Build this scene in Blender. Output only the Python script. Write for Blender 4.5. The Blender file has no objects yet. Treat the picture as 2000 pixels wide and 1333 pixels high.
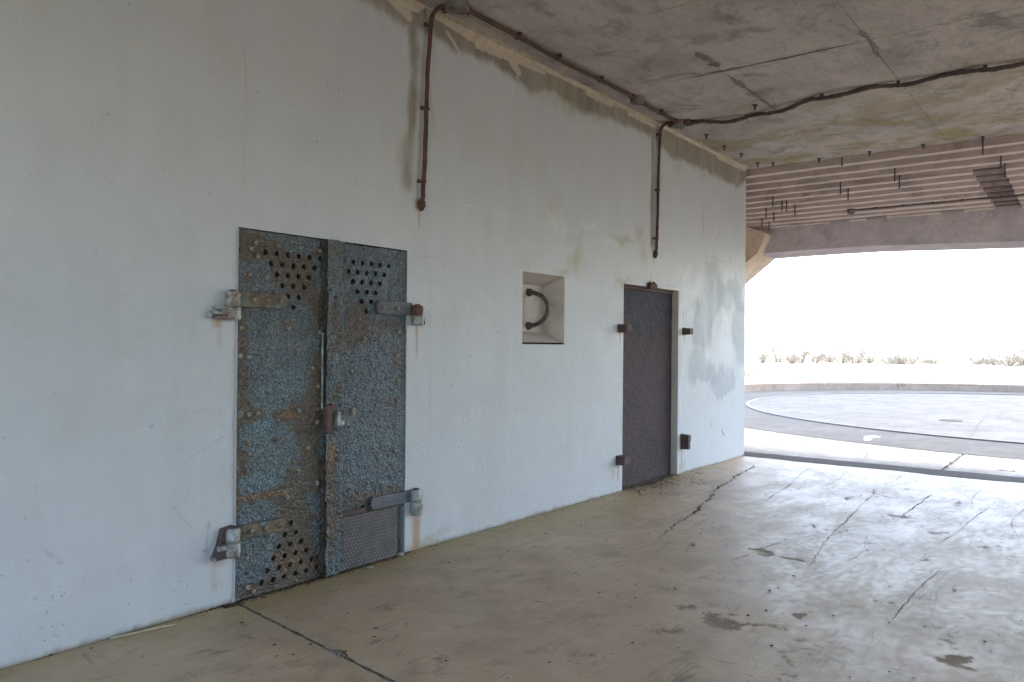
import bpy, bmesh, math, random
import numpy as np
from mathutils import Vector, Matrix
random.seed(7); RNG = np.random.default_rng(11)

# ------------------------------------------------------------------ camera, world, sun, exposure
SC = bpy.context.scene
COL = SC.collection
cam_d = bpy.data.cameras.new('camera'); cam = bpy.data.objects.new('camera', cam_d); COL.objects.link(cam)
cam_d.sensor_width = 36.0; cam_d.lens = 1530.0 / 2000.0 * 36.0
cam_d.clip_start = 0.05; cam_d.clip_end = 6000
_F = Vector((0.79435066, 0.60744463, 0.00424835)); _R = Vector((0.60739513, -0.79434889, 0.00899992)); _U = Vector((-0.00884163, 0.00456866, 0.99995048))
cam.matrix_world = Matrix(((_R.x, _U.x, -_F.x, 0.0), (_R.y, _U.y, -_F.y, -4.1), (_R.z, _U.z, -_F.z, 1.535), (0, 0, 0, 1)))
SC.camera = cam
SUN_EL, SUN_AZ = math.radians(58), math.radians(108)     # azimuth from +Y towards +X
w = bpy.data.worlds.new('World'); SC.world = w; w.use_nodes = True
nt = w.node_tree; nt.nodes.clear()
sky = nt.nodes.new('ShaderNodeTexSky'); sky.sky_type = 'NISHITA'; sky.sun_disc = False
sky.sun_elevation = SUN_EL; sky.sun_rotation = SUN_AZ
sky.air_density = 1.0; sky.dust_density = 2.0; sky.ozone_density = 1.0
bg = nt.nodes.new('ShaderNodeBackground'); bg.inputs['Strength'].default_value = 0.15
wo = nt.nodes.new('ShaderNodeOutputWorld')
hs = nt.nodes.new('ShaderNodeHueSaturation'); hs.inputs['Saturation'].default_value = 1.0; nt.links.new(sky.outputs[0], hs.inputs['Color']); nt.links.new(hs.outputs[0], bg.inputs[0]); nt.links.new(bg.outputs[0], wo.inputs[0])
sun_d = bpy.data.lights.new('sun', 'SUN'); sun_d.energy = 1.5; sun_d.angle = math.radians(14); sun_d.color = (1.0, 0.95, 0.87)
sun = bpy.data.objects.new('sun', sun_d); COL.objects.link(sun)
_sd = Vector((math.sin(SUN_AZ) * math.cos(SUN_EL), math.cos(SUN_AZ) * math.cos(SUN_EL), math.sin(SUN_EL)))
sun.location = _sd * 60; sun.rotation_euler = (-_sd).to_track_quat('-Z', 'Y').to_euler()
SC.view_settings.view_transform = 'Standard'; SC.view_settings.look = 'None'
SC.view_settings.gamma = 1.0; SC.view_settings.exposure = 3.0
SC.view_settings.use_curve_mapping = False
cy = SC.cycles
cy.use_denoising = True
try: cy.denoiser = 'OPENIMAGEDENOISE'
except Exception: pass
cy.max_bounces = 10; cy.diffuse_bounces = 7; cy.glossy_bounces = 4; cy.transmission_bounces = 2
cy.caustics_reflective = False; cy.caustics_refractive = False
cy.sample_clamp_indirect = 6.0

# ------------------------------------------------------------------ numpy noise
def _h(ix, iy, iz, seed):
    n = (ix.astype(np.int64) * 374761393 + iy.astype(np.int64) * 668265263 + iz.astype(np.int64) * 2147483647 + seed * 1274126177) & 0xffffffff
    n = ((n ^ (n >> 13)) * 1274126177) & 0xffffffff
    n = ((n ^ (n >> 15)) * 2246822519) & 0xffffffff
    return ((n ^ (n >> 16)) & 0xffffff) / float(0xffffff)
def vnoise(x, y, seed=0, z=None):
    x = np.asarray(x, float); y = np.asarray(y, float); x, y = np.broadcast_arrays(x, y)
    ix = np.floor(x); iy = np.floor(y); fx = x - ix; fy = y - iy
    fx = fx * fx * (3 - 2 * fx); fy = fy * fy * (3 - 2 * fy)
    o = np.zeros_like(ix)
    a = _h(ix, iy, o, seed); b = _h(ix + 1, iy, o, seed); c = _h(ix, iy + 1, o, seed); d = _h(ix + 1, iy + 1, o, seed)
    return (a * (1 - fx) + b * fx) * (1 - fy) + (c * (1 - fx) + d * fx) * fy
def fbm(x, y, seed=0, octv=4, gain=0.5):
    s = 0; a = 1; t = 0
    for k in range(octv):
        s = s + a * vnoise(np.asarray(x) * 2 ** k + 17.3 * k, np.asarray(y) * 2 ** k + 5.1 * k, seed + k); t += a; a *= gain
    return s / t
def sstep(a, b, x):
    t = np.clip((np.asarray(x, float) - a) / (b - a), 0, 1); return t * t * (3 - 2 * t)
def gauss(x, z, cx, cz, sx, sz): return np.exp(-((x - cx) / sx) ** 2 - ((z - cz) / sz) ** 2)

# ------------------------------------------------------------------ node helper
class G:
    def __init__(s, name):
        s.m = bpy.data.materials.new(name); s.m.use_nodes = True; s.t = s.m.node_tree; s.t.nodes.clear()
        s.out = s.t.nodes.new('ShaderNodeOutputMaterial'); s.b = s.t.nodes.new('ShaderNodeBsdfPrincipled')
        s.t.links.new(s.b.outputs[0], s.out.inputs[0]); s._p = None
    def put(s, sock, v):
        if isinstance(v, bpy.types.NodeSocket): s.t.links.new(v, sock)
        elif isinstance(v, (tuple, list)) and sock.type == 'RGBA': sock.default_value = tuple(v)[:3] + (1,)
        else: sock.default_value = v
    @property
    def pos(s):
        if s._p is None: s._p = s.t.nodes.new('ShaderNodeNewGeometry').outputs['Position']
        return s._p
    def sc(s, v, k):
        n = s.t.nodes.new('ShaderNodeVectorMath'); n.operation = 'MULTIPLY'; s.put(n.inputs[0], v); n.inputs[1].default_value = k; return n.outputs[0]
    def sep(s, v):
        n = s.t.nodes.new('ShaderNodeSeparateXYZ'); s.put(n.inputs[0], v); return n.outputs
    def noise(s, scale, detail=4, rough=0.55, dist=0.0, vec=None, k=None):
        n = s.t.nodes.new('ShaderNodeTexNoise'); v = vec or s.pos
        if k: v = s.sc(v, k)
        s.put(n.inputs['Vector'], v); n.inputs['Scale'].default_value = scale; n.inputs['Detail'].default_value = detail
        n.inputs['Roughness'].default_value = rough; n.inputs['Distortion'].default_value = dist; return n.outputs[0]
    def vor(s, scale, feature='F1', k=None, rnd=1.0):
        n = s.t.nodes.new('ShaderNodeTexVoronoi'); n.feature = feature; v = s.pos
        if k: v = s.sc(v, k)
        s.put(n.inputs['Vector'], v); n.inputs['Scale'].default_value = scale; n.inputs['Randomness'].default_value = rnd; return n.outputs['Distance']
    def math(s, op, a, b=0.0, c=None, clamp=False):
        n = s.t.nodes.new('ShaderNodeMath'); n.operation = op; n.use_clamp = clamp; s.put(n.inputs[0], a); s.put(n.inputs[1], b)
        if c is not None: s.put(n.inputs[2], c)
        return n.outputs[0]
    def step(s, v, lo, hi, a=0.0, b=1.0):
        n = s.t.nodes.new('ShaderNodeMapRange'); n.interpolation_type = 'SMOOTHSTEP'; s.put(n.inputs[0], v)
        for i, q in zip((1, 2, 3, 4), (lo, hi, a, b)): n.inputs[i].default_value = q
        return n.outputs[0]
    def mix(s, f, a, b, mode='MIX'):
        n = s.t.nodes.new('ShaderNodeMix'); n.data_type = 'RGBA'; n.blend_type = mode; s.put(n.inputs[0], f); s.put(n.inputs[6], a); s.put(n.inputs[7], b); return n.outputs[2]
    def attr(s, name):
        n = s.t.nodes.new('ShaderNodeAttribute'); n.attribute_name = name; c = s.t.nodes.new('ShaderNodeSeparateColor'); s.t.links.new(n.outputs['Color'], c.inputs[0]); return list(c.outputs) + [n.outputs['Alpha']]
    def mask(s, a, n, amp=0.5, w=0.1, at=0.5):
        # sharpen an authored mask with noise so its edge is ragged
        v = s.math('MULTIPLY_ADD', s.math('SUBTRACT', n, 0.5), amp, a); return s.step(v, at - w, at + w)
    def bump(s, h, dist=0.01, strength=1.0, nrm=None):
        n = s.t.nodes.new('ShaderNodeBump'); n.inputs['Strength'].default_value = strength; n.inputs['Distance'].default_value = dist; s.put(n.inputs['Height'], h)
        if nrm: s.put(n.inputs['Normal'], nrm)
        return n.outputs[0]
    def done(s, col, rough=0.7, nrm=None, metal=0.0, spec=0.5):
        s.put(s.b.inputs['Base Color'], col); s.put(s.b.inputs['Roughness'], rough); s.put(s.b.inputs['Metallic'], metal)
        s.put(s.b.inputs['Specular IOR Level'], spec)
        if nrm: s.put(s.b.inputs['Normal'], nrm)
        return s.m

def m_wall():
    g = G('painted_concrete')
    A = g.attr('mask_a'); B = g.attr('mask_b')      # A: damp, rust, algae, patch   B: bare, scuff, pale stroke, chip
    big = g.noise(0.9, 5, 0.6); fine = g.noise(14, 5, 0.65); mid = g.noise(4.0, 5, 0.6); run = g.noise(1.0, 8, 0.7, 0.3, k=(3.6, 3.6, 0.7)); tiny = g.noise(70, 3, 0.6)
    c = g.mix(big, (0.435, 0.475, 0.515), (0.52, 0.555, 0.59))
    c = g.mix(g.step(run, 0.42, 0.72, 0, 0.22), c, (0.355, 0.375, 0.395)); c = g.mix(g.step(g.noise(1.7, 7, 0.68, 0.5), 0.48, 0.7, 0, 0.25), c, (0.40, 0.40, 0.39))
    c = g.mix(g.step(mid, 0.5, 0.75, 0, 0.22), c, (0.62, 0.64, 0.645))
    c = g.mix(g.math('MULTIPLY', g.mask(A[3], run, 0.9, 0.11), 0.68), c, (0.285, 0.33, 0.37))
    c = g.mix(g.math('MULTIPLY', g.mask(B[2], run, 0.8, 0.26), 0.55), c, (0.66, 0.70, 0.725))
    up = g.step(g.math('MULTIPLY_ADD', g.math('SUBTRACT', g.noise(2.3, 7, 0.7, 0.5), 0.5), 1.4, g.sep(g.pos)[2]), 2.35, 2.95); c = g.mix(g.math('MULTIPLY', up, 0.14), c, (0.34, 0.33, 0.32))   # upper wall tinted darker: light fall-off painted into the colour
    alg = g.mask(A[2], g.noise(9, 6, 0.7, k=(1.6, 1, 0.6)), 0.9, 0.36)
    c = g.mix(g.math('MULTIPLY', alg, 0.62), c, (0.27, 0.25, 0.095))
    sc2 = g.math('MULTIPLY', g.step(g.noise(38, 4, 0.7, k=(1, 1, 0.6)), 0.62, 0.72), g.step(g.sep(g.pos)[2], 0.0, 0.16, 0.8, 0.0)); c = g.mix(sc2, c, (0.13, 0.12, 0.085))
    dmp = g.mask(A[0], g.noise(5, 8, 0.72, 0.4, k=(1.3, 1, 0.55)), 0.85, 0.22)
    dcol = g.mix(g.step(run, 0.3, 0.7), (0.14, 0.118, 0.082), (0.29, 0.25, 0.195))
    c = g.mix(g.math('MULTIPLY', dmp, 0.88), c, dcol)
    sc_ = g.mask(B[1], fine, 0.6, 0.2)
    c = g.mix(g.math('MULTIPLY', sc_, 0.6), c, (0.20, 0.19, 0.175))
    rst = g.mask(A[1], g.noise(26, 6, 0.75, 0.3, k=(1.2, 1, 0.22)), 1.1, 0.42, 0.5)
    c = g.mix(g.math('MULTIPLY', rst, 0.7), c, g.mix(fine, (0.20, 0.075, 0.028), (0.46, 0.22, 0.07)))
    bare = g.mask(B[0], g.noise(16, 5, 0.6), 0.6, 0.05)
    c = g.mix(bare, c, g.mix(mid, (0.40, 0.345, 0.27), (0.52, 0.46, 0.38)))
    # scattered dark specks and tiny pits
    sp = g.step(g.vor(7.0), 0.016, 0.03, 1, 0)
    sp = g.math('MULTIPLY', sp, g.step(g.noise(2.2, 3), 0.5, 0.62))
    c = g.mix(g.math('MULTIPLY', sp, 0.7), c, (0.13, 0.12, 0.10))
    c = g.mix(g.math('MULTIPLY', g.step(tiny, 0.35, 0.75), 0.12), c, (0.30, 0.30, 0.29))
    h = g.math('ADD', g.math('MULTIPLY', fine, 0.5), g.math('MULTIPLY', tiny, 0.22))
    lum = g.step(g.vor(11.0), 0.0, 0.16, 1, 0)
    lum = g.math('MULTIPLY', lum, g.step(g.noise(3.0, 3), 0.47, 0.6))
    h = g.math('ADD', h, g.math('MULTIPLY', lum, 2.0))
    zc = g.sep(g.pos)[2]; lo = g.step(zc, 0.2, 2.2, 1, 0.15); lm2 = g.math('MULTIPLY', g.step(g.vor(27.0), 0.0, 0.2, 1, 0), g.math('MULTIPLY', lo, g.step(g.noise(5, 4, 0.7), 0.50, 0.62)))
    h = g.math('ADD', h, g.math('MULTIPLY', lm2, 2.2)); h = g.math('ADD', h, g.math('MULTIPLY', B[3], g.math('MULTIPLY', g.noise(30, 4), 4.0)))
    h = g.math('SUBTRACT', h, g.math('MULTIPLY', sp, 0.6))
    n = g.bump(h, 0.006, 0.75)
    return g.done(c, g.step(mid, 0.3, 0.7, 0.5, 0.68), n, spec=0.4)

def m_floor(name, dark=(0.375, 0.268, 0.172), light=(0.53, 0.412, 0.288), r0=0.42, r1=0.62, masks=True, spec=0.5):
    g = G(name)
    big = g.noise(0.55, 6, 0.62); mid = g.noise(2.4, 6, 0.65, 0.4); fine = g.noise(18, 5, 0.7); streak = g.noise(1.6, 6, 0.7, k=(0.35, 2.2, 1)); tiny = g.noise(90, 3, 0.6)
    c = g.mix(g.step(big, 0.3, 0.7), dark, light)
    c = g.mix(g.step(mid, 0.42, 0.72, 0, 0.45), c, tuple(min(1, v * 1.22) for v in light))
    c = g.mix(g.step(streak, 0.5, 0.72, 0, 0.4), c, tuple(v * 0.72 for v in dark))
    c = g.mix(g.step(fine, 0.42, 0.8, 0, 0.35), c, tuple(v * 1.3 for v in light)); c = g.mix(g.step(g.noise(9, 8, 0.75, 0.2), 0.5, 0.7, 0, 0.28), c, tuple(v * 0.66 for v in dark)); c = g.mix(g.step(g.noise(1.1, 5, 0.6, 0.3), 0.47, 0.64, 0, 0.42), c, (dark[0] * 0.70, dark[1] * 0.68, dark[2] * 0.66)); c = g.mix(g.step(tiny, 0.55, 0.75, 0, 0.4), c, tuple(v * 0.5 for v in dark))
    rough = g.step(g.math('MULTIPLY_ADD', fine, 0.5, g.math('MULTIPLY', g.noise(1.6, 7, 0.72, 0.2, k=(0.8, 1.3, 1)), 0.5)), 0.38, 0.62, r0, r1)
    if masks:
        A = g.attr('mask_a')                      # spall, algae, dirt, worn
        c = g.mix(g.math('MULTIPLY', g.mask(A[3], mid, 0.7, 0.3), 0.40), c, (0.37, 0.335, 0.295))
        c = g.mix(g.math('MULTIPLY', g.mask(A[1], mid, 0.8, 0.34), 0.72), c, (0.36, 0.275, 0.115))
        d = g.mask(A[2], fine, 0.9, 0.14); c = g.mix(g.math('MULTIPLY', d, 0.75), c, (0.055, 0.046, 0.036))
        s = g.mask(A[0], g.noise(13, 6, 0.72), 1.3, 0.08); c = g.mix(g.math('MULTIPLY', s, 0.7), c, g.mix(fine, (0.10, 0.075, 0.05), (0.26, 0.20, 0.135)))
        rough = g.math('ADD', rough, g.math('MULTIPLY', s, 0.35), clamp=True)
    for (kk, sc_, seed_) in (((0.22, 2.6, 1), 1.3, 0), ((0.9, 3.4, 1), 1.1, 3), ((2.4, 0.5, 1), 1.2, 7)):   # drag marks and scratches
        nn = g.noise(sc_, 3, 0.5, 0.6, k=kk); ln = g.step(g.math('ABSOLUTE', g.math('SUBTRACT', nn, 0.46 + seed_ * 0.012)), 0.0, 0.008, 1, 0)
        ln = g.math('MULTIPLY', ln, g.step(g.noise(2.6 + seed_ * 0.3, 4, 0.65), 0.50, 0.60)); c = g.mix(g.math('MULTIPLY', ln, 0.6), c, tuple(v * 0.40 for v in dark))
    c = g.mix(g.step(g.noise(2.9, 8, 0.74, 0.3, k=(0.8, 1.3, 1)), 0.56, 0.64, 0, 0.4), c, tuple(v * 0.58 for v in dark))
    sp = g.math('MULTIPLY', g.step(g.vor(9.0, k=(1, 1.6, 1)), 0.02, 0.05, 1, 0), g.step(g.noise(1.4, 3), 0.48, 0.6))
    c = g.mix(g.math('MULTIPLY', sp, 0.8), c, (0.06, 0.052, 0.042))
    h = g.math('ADD', g.math('MULTIPLY', g.noise(230, 2, 0.6), 0.5), g.math('MULTIPLY', tiny, 0.12)); h = g.math('SUBTRACT', h, g.math('MULTIPLY', sp, 0.8))
    if masks: h = g.math('SUBTRACT', h, g.math('MULTIPLY', s, 0.9))
    return g.done(c, rough, g.bump(h, 0.0005, 0.5), spec=spec)

def m_concrete(name, a, b, grain=(1, 1, 1), algae=0.0, efflo=0.0, rough=0.85, bd=0.006, dark=(0.13, 0.112, 0.098)):
    g = G(name)
    big = g.noise(0.8, 6, 0.65, 0.3); mid = g.noise(3.5, 6, 0.7, k=grain); fine = g.noise(22, 5, 0.7, k=grain); st = g.noise(1.9, 6, 0.72, 0.5)
    c = g.mix(g.step(big, 0.32, 0.68), a, b); c = g.mix(g.step(mid, 0.4, 0.75, 0, 0.5), c, tuple(v * 1.2 for v in b))
    c = g.mix(g.step(st, 0.50, 0.68, 0, 0.6), c, dark); c = g.mix(g.step(fine, 0.48, 0.75, 0, 0.38), c, tuple(v * 0.55 for v in a)); c = g.mix(g.step(g.noise(5, 7, 0.72, 0.5, k=grain), 0.50, 0.7, 0, 0.38), c, tuple(v * 0.55 for v in a)); c = g.mix(g.step(g.noise(1.3, 6, 0.65, 0.4), 0.5, 0.66, 0, 0.35), c, (a[0] * 0.72, a[1] * 0.80, a[2] * 0.82))
    if algae:
        x = g.sep(g.pos); near = g.step(x[0], 7.0, 10.2)
        n = g.noise(1.6, 6, 0.66, 0.3, k=(1.0, 0.75, 1)); al = g.math('MULTIPLY', g.step(n, 0.47, 0.6), near)
        c = g.mix(g.math('MULTIPLY', al, algae), c, (0.26, 0.225, 0.085))
        e = g.math('MULTIPLY', g.step(g.noise(2.1, 6, 0.7, 0.6, k=(1.6, 0.7, 1)), 0.53, 0.58), g.step(x[0], 8.4, 10.4))
        c = g.mix(g.math('MULTIPLY', e, efflo), c, (0.42, 0.38, 0.345))
    h = g.math('ADD', g.math('MULTIPLY', mid, 0.6), g.math('MULTIPLY', fine, 0.6))
    return g.done(c, rough, g.bump(h, bd, 0.8), spec=0.35)

def m_doorpaint(name, blue_a, blue_b, rust_a, rust_b, orange, rough=0.38, gr=84, spec=0.6):
    g = G(name)
    A = g.attr('mask_a')                      # rust, orange, teal, crust height
    n1 = g.noise(11, 6, 0.66); n2 = g.noise(45, 5, 0.7); gran = g.vor(gr); g2 = g.vor(gr * 0.5); big = g.noise(3.2, 5, 0.6)
    blue = g.mix(g.step(n1, 0.35, 0.65), blue_a, blue_b)
    blue = g.mix(g.math('MULTIPLY', A[2], g.step(n1, 0.3, 0.7, 0.6, 1)), blue, (0.165, 0.32, 0.355))
    rust = g.mix(g.step(n2, 0.35, 0.68), rust_a, rust_b)
    rust = g.mix(g.math('MULTIPLY', g.mask(A[1], n2, 0.9, 0.25), 0.8), rust, orange)
    c = g.mix(g.mask(A[0], n1, 0.8, 0.07), blue, rust)
    c = g.mix(g.step(gran, 0.22, 0.62, 0.0, 0.75), c, (0.020, 0.018, 0.019)); c = g.mix(g.math('MULTIPLY', g.step(gran, 0.05, 0.28, 1, 0), g.step(g.noise(30, 3), 0.5, 0.62, 0, 0.45)), c, g.mix(A[0], tuple(min(1, v * 2.4) for v in blue_b), tuple(v * 2.0 for v in rust_b)))  # dark grain gaps, bright tops: crevice shade and glints put into colour
    c = g.mix(g.step(big, 0.45, 0.68, 0, 0.28), c, g.mix(0.5, c, (0.035, 0.034, 0.036))); c = g.mix(g.step(n2, 0.62, 0.78, 0, 0.4), c, tuple(min(1, v * 2.3) for v in blue_b))
    h = g.math('ADD', g.math('MULTIPLY', g.math('SUBTRACT', 1.0, gran), 0.6), g.math('MULTIPLY', g.math('SUBTRACT', 1.0, g2), 0.6)); h = g.math('ADD', h, g.math('MULTIPLY', n2, 0.6))
    return g.done(c, g.step(n2, 0.3, 0.7, rough - 0.1, rough + 0.22), g.bump(h, 0.010, 1.0), spec=spec)

def m_steel(name, a, b, accent=None, acc=0.0, rough=0.55, metal=0.0, gr=120, bd=0.004):
    g = G(name)
    n1 = g.noise(14, 6, 0.68); n2 = g.noise(70, 4, 0.7); v = g.vor(gr)
    c = g.mix(g.step(n1, 0.35, 0.65), a, b)
    if accent: c = g.mix(g.math('MULTIPLY', g.step(g.noise(9, 6, 0.7, 0.4), 0.5, 0.6), acc), c, accent)
    c = g.mix(g.step(n2, 0.5, 0.75, 0, 0.4), c, tuple(x * 0.45 for x in a))
    h = g.math('ADD', n2, g.math('MULTIPLY', g.math('SUBTRACT', 1.0, v), 0.5))
    return g.done(c, g.step(n1, 0.3, 0.7, rough - 0.1, rough + 0.2), g.bump(h, bd, 0.8), metal=metal, spec=0.5)

def m_plain(name, a, b, scale=8, rough=0.9):
    g = G(name); n = g.noise(scale, 5, 0.65); return g.done(g.mix(g.step(n, 0.3, 0.7), a, b), rough, g.bump(n, 0.01, 0.5), spec=0.2)

M = {}
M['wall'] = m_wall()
M['floor'] = m_floor('trowelled_concrete_floor')
M['apron'] = m_floor('pale_apron_concrete', (0.105, 0.101, 0.096), (0.165, 0.16, 0.152), 0.6, 0.85, masks=False, spec=0.3)
M['ring'] = m_floor('rough_ring_concrete', (0.042, 0.042, 0.042), (0.060, 0.060, 0.060), 0.8, 0.95, masks=False, spec=0.15)
M['disc'] = m_floor('pale_pit_concrete', (0.050, 0.049, 0.048), (0.074, 0.073, 0.072), 0.7, 0.9, masks=False, spec=0.2)
M['gutter'] = m_floor('gritty_gutter', (0.036, 0.033, 0.030), (0.06, 0.055, 0.05), 0.85, 0.95, masks=False, spec=0.2)
M['rim'] = m_plain('white_rim_paint', (0.085, 0.085, 0.085), (0.13, 0.13, 0.13), 20, 0.8)
M['ceiling'] = m_concrete('board_formed_ceiling', (0.355, 0.315, 0.29), (0.495, 0.45, 0.42), grain=(0.7, 1.6, 1), algae=0.72, efflo=0.75)
M['ceilgap'] = m_plain('joint_dirt', (0.17, 0.148, 0.132), (0.28, 0.25, 0.225), 12)
M['ceilline'] = m_plain('joint_line', (0.09, 0.078, 0.07), (0.16, 0.14, 0.125), 12)
M['step'] = m_concrete('stepped_soffit_concrete', (0.39, 0.305, 0.30), (0.49, 0.395, 0.39), grain=(1, 0.5, 3), bd=0.006, dark=(0.19, 0.145, 0.135))
M['lintel'] = m_concrete('lintel_concrete', (0.43, 0.38, 0.40), (0.55, 0.495, 0.525), dark=(0.30, 0.265, 0.30), bd=0.003)
M['corbel'] = m_concrete('corbel_concrete', (0.58, 0.45, 0.35), (0.70, 0.57, 0.46), dark=(0.42, 0.31, 0.23), bd=0.003)
M['kerb'] = m_concrete('kerb_concrete', (0.33, 0.245, 0.18), (0.42, 0.32, 0.24), dark=(0.23, 0.165, 0.12))
M['doorL'] = m_doorpaint('blistered_blue_paint', (0.085, 0.130, 0.160), (0.155, 0.215, 0.245), (0.065, 0.048, 0.030), (0.19, 0.15, 0.095), (0.36, 0.16, 0.04))
M['doorR'] = m_doorpaint('blistered_slate_paint', (0.068, 0.115, 0.155), (0.125, 0.20, 0.25), (0.055, 0.045, 0.040), (0.15, 0.12, 0.095), (0.28, 0.12, 0.04), rough=0.34)
M['door2'] = m_doorpaint('purple_brown_rusted_steel', (0.036, 0.040, 0.060), (0.060, 0.064, 0.092), (0.046, 0.027, 0.034), (0.135, 0.086, 0.102), (0.15, 0.07, 0.05), rough=0.62, gr=95, spec=0.25)
M['strapL'] = m_steel('rusty_strap', (0.06, 0.046, 0.03), (0.16, 0.13, 0.085), (0.12, 0.20, 0.23), 0.6, gr=72, bd=0.009)
M['strapR'] = m_steel('slate_strap', (0.055, 0.068, 0.088), (0.115, 0.14, 0.165), (0.10, 0.065, 0.045), 0.5, rough=0.42, gr=72, bd=0.009)
M['knuckle'] = m_steel('bare_knuckle_steel', (0.16, 0.19, 0.20), (0.34, 0.37, 0.37), (0.15, 0.075, 0.04), 0.75, rough=0.35, metal=0.25)
M['rust'] = m_steel('brown_rust', (0.050, 0.027, 0.023), (0.105, 0.055, 0.042), (0.17, 0.085, 0.05), 0.4, rough=0.8)
M['rustdark'] = m_steel('dark_rust', (0.050, 0.036, 0.038), (0.10, 0.070, 0.070), (0.17, 0.075, 0.04), 0.35, rough=0.75)
M['rivet'] = m_steel('rivet_steel', (0.10, 0.08, 0.055), (0.28, 0.235, 0.17), (0.13, 0.20, 0.22), 0.5, rough=0.36)
M['plate'] = m_steel('grey_tread_plate', (0.045, 0.042, 0.044), (0.08, 0.074, 0.076), (0.085, 0.062, 0.045), 0.5, rough=0.5, gr=220, bd=0.001)
M['lug'] = m_steel('worn_tread_lug', (0.20, 0.21, 0.22), (0.34, 0.35, 0.36), None, 0, rough=0.3, metal=0.2, gr=220, bd=0.0005)
M['jamb'] = m_plain('cream_grey_jamb_paint', (0.47, 0.435, 0.405), (0.56, 0.525, 0.495), 6, 0.7)
M['coverg'] = m_plain('dark_cast_iron', (0.035, 0.035, 0.035), (0.055, 0.055, 0.055), 30, 0.9)
M['void'] = m_plain('dark_interior', (0.03, 0.03, 0.03), (0.05, 0.05, 0.05))
M['box'] = m_steel('grey_cast_box', (0.11, 0.10, 0.095), (0.19, 0.175, 0.165), (0.15, 0.09, 0.06), 0.4, rough=0.6)
M['cream'] = m_plain('bare_cream_plaster', (0.40, 0.34, 0.265), (0.54, 0.475, 0.39), 14)
M['pipe'] = m_steel('old_grey_conduit', (0.05, 0.045, 0.04), (0.12, 0.11, 0.10), (0.12, 0.065, 0.04), 0.5, rough=0.4, metal=0.3)
M['crack'] = m_plain('crack_dirt', (0.040, 0.033, 0.027), (0.10, 0.085, 0.068), 40)
M['scuffd'] = m_plain('faint_scuff_dirt', (0.10, 0.085, 0.068), (0.20, 0.175, 0.145), 25)
M['jointfill'] = m_plain('gritty_joint_fill', (0.12, 0.095, 0.07), (0.26, 0.21, 0.155), 60)
M['lip'] = m_plain('worn_pale_lip', (0.40, 0.34, 0.26), (0.55, 0.48, 0.39), 40)
M['sand'] = m_plain('dry_sandy_field', (0.30, 0.26, 0.19), (0.44, 0.39, 0.30), 0.7)
M['leaf'] = m_plain('coastal_shrub_leaf', (0.28, 0.25, 0.205), (0.40, 0.365, 0.30), 5)  # leaf colour paled to paint in distant haze
M['twig'] = m_plain('dead_twig', (0.22, 0.18, 0.14), (0.30, 0.26, 0.20), 20)
M['grass'] = m_plain('dry_grass', (0.30, 0.265, 0.20), (0.40, 0.36, 0.28), 6)
M['litter'] = m_plain('leaf_litter', (0.035, 0.025, 0.018), (0.10, 0.07, 0.045), 30)
M['straw'] = m_plain('pale_straw', (0.34, 0.29, 0.21), (0.48, 0.42, 0.32), 30)
M['stone'] = m_plain('grey_pebble', (0.22, 0.20, 0.18), (0.36, 0.34, 0.31), 40)
M['grey_wall'] = m_concrete('plain_concrete', (0.16, 0.14, 0.115), (0.24, 0.21, 0.175))

# ------------------------------------------------------------------ mesh helpers (all shapes given in world coordinates)
ORI = {}
def mesh_np(name, V, Q, mat, attrs=None, smooth=False, origin=(0, 0, 0)):
    V = np.asarray(V, np.float32) - np.asarray(origin, np.float32); Q = np.asarray(Q, np.int32); k = Q.shape[1]
    me = bpy.data.meshes.new(name); me.vertices.add(len(V)); me.vertices.foreach_set('co', V.ravel())
    me.loops.add(Q.size); me.loops.foreach_set('vertex_index', Q.ravel())
    me.polygons.add(len(Q)); me.polygons.foreach_set('loop_start', np.arange(0, Q.size, k, dtype=np.int32))
    me.polygons.foreach_set('loop_total', np.full(len(Q), k, np.int32))
    if smooth: me.polygons.foreach_set('use_smooth', np.ones(len(Q), bool))
    for an, arr in (attrs or {}).items():
        a = me.attributes.new(an, 'FLOAT_COLOR', 'POINT'); a.data.foreach_set('color', np.asarray(arr, np.float32).ravel())
    me.update(calc_edges=True); me.validate(); me.materials.append(mat); return me
def link(name, me, parent=None, origin=(0, 0, 0), rot=None, scale=None):
    o = bpy.data.objects.new(name, me); COL.objects.link(o); origin = Vector(origin)
    if parent is not None: o.parent = parent; o.location = origin - ORI[parent.name]
    else: o.location = origin
    if rot is not None: o.rotation_euler = rot
    if scale is not None: o.scale = scale
    ORI[o.name] = origin; return o
def tag(o, label=None, cat=None, group=None, kind=None):
    if label: o['label'] = label
    if cat: o['category'] = cat
    if group: o['group'] = group
    if kind: o['kind'] = kind
    return o
def thing(name, loc, label, cat, group=None): return tag(link(name, None, None, loc), label, cat, group)
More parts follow.
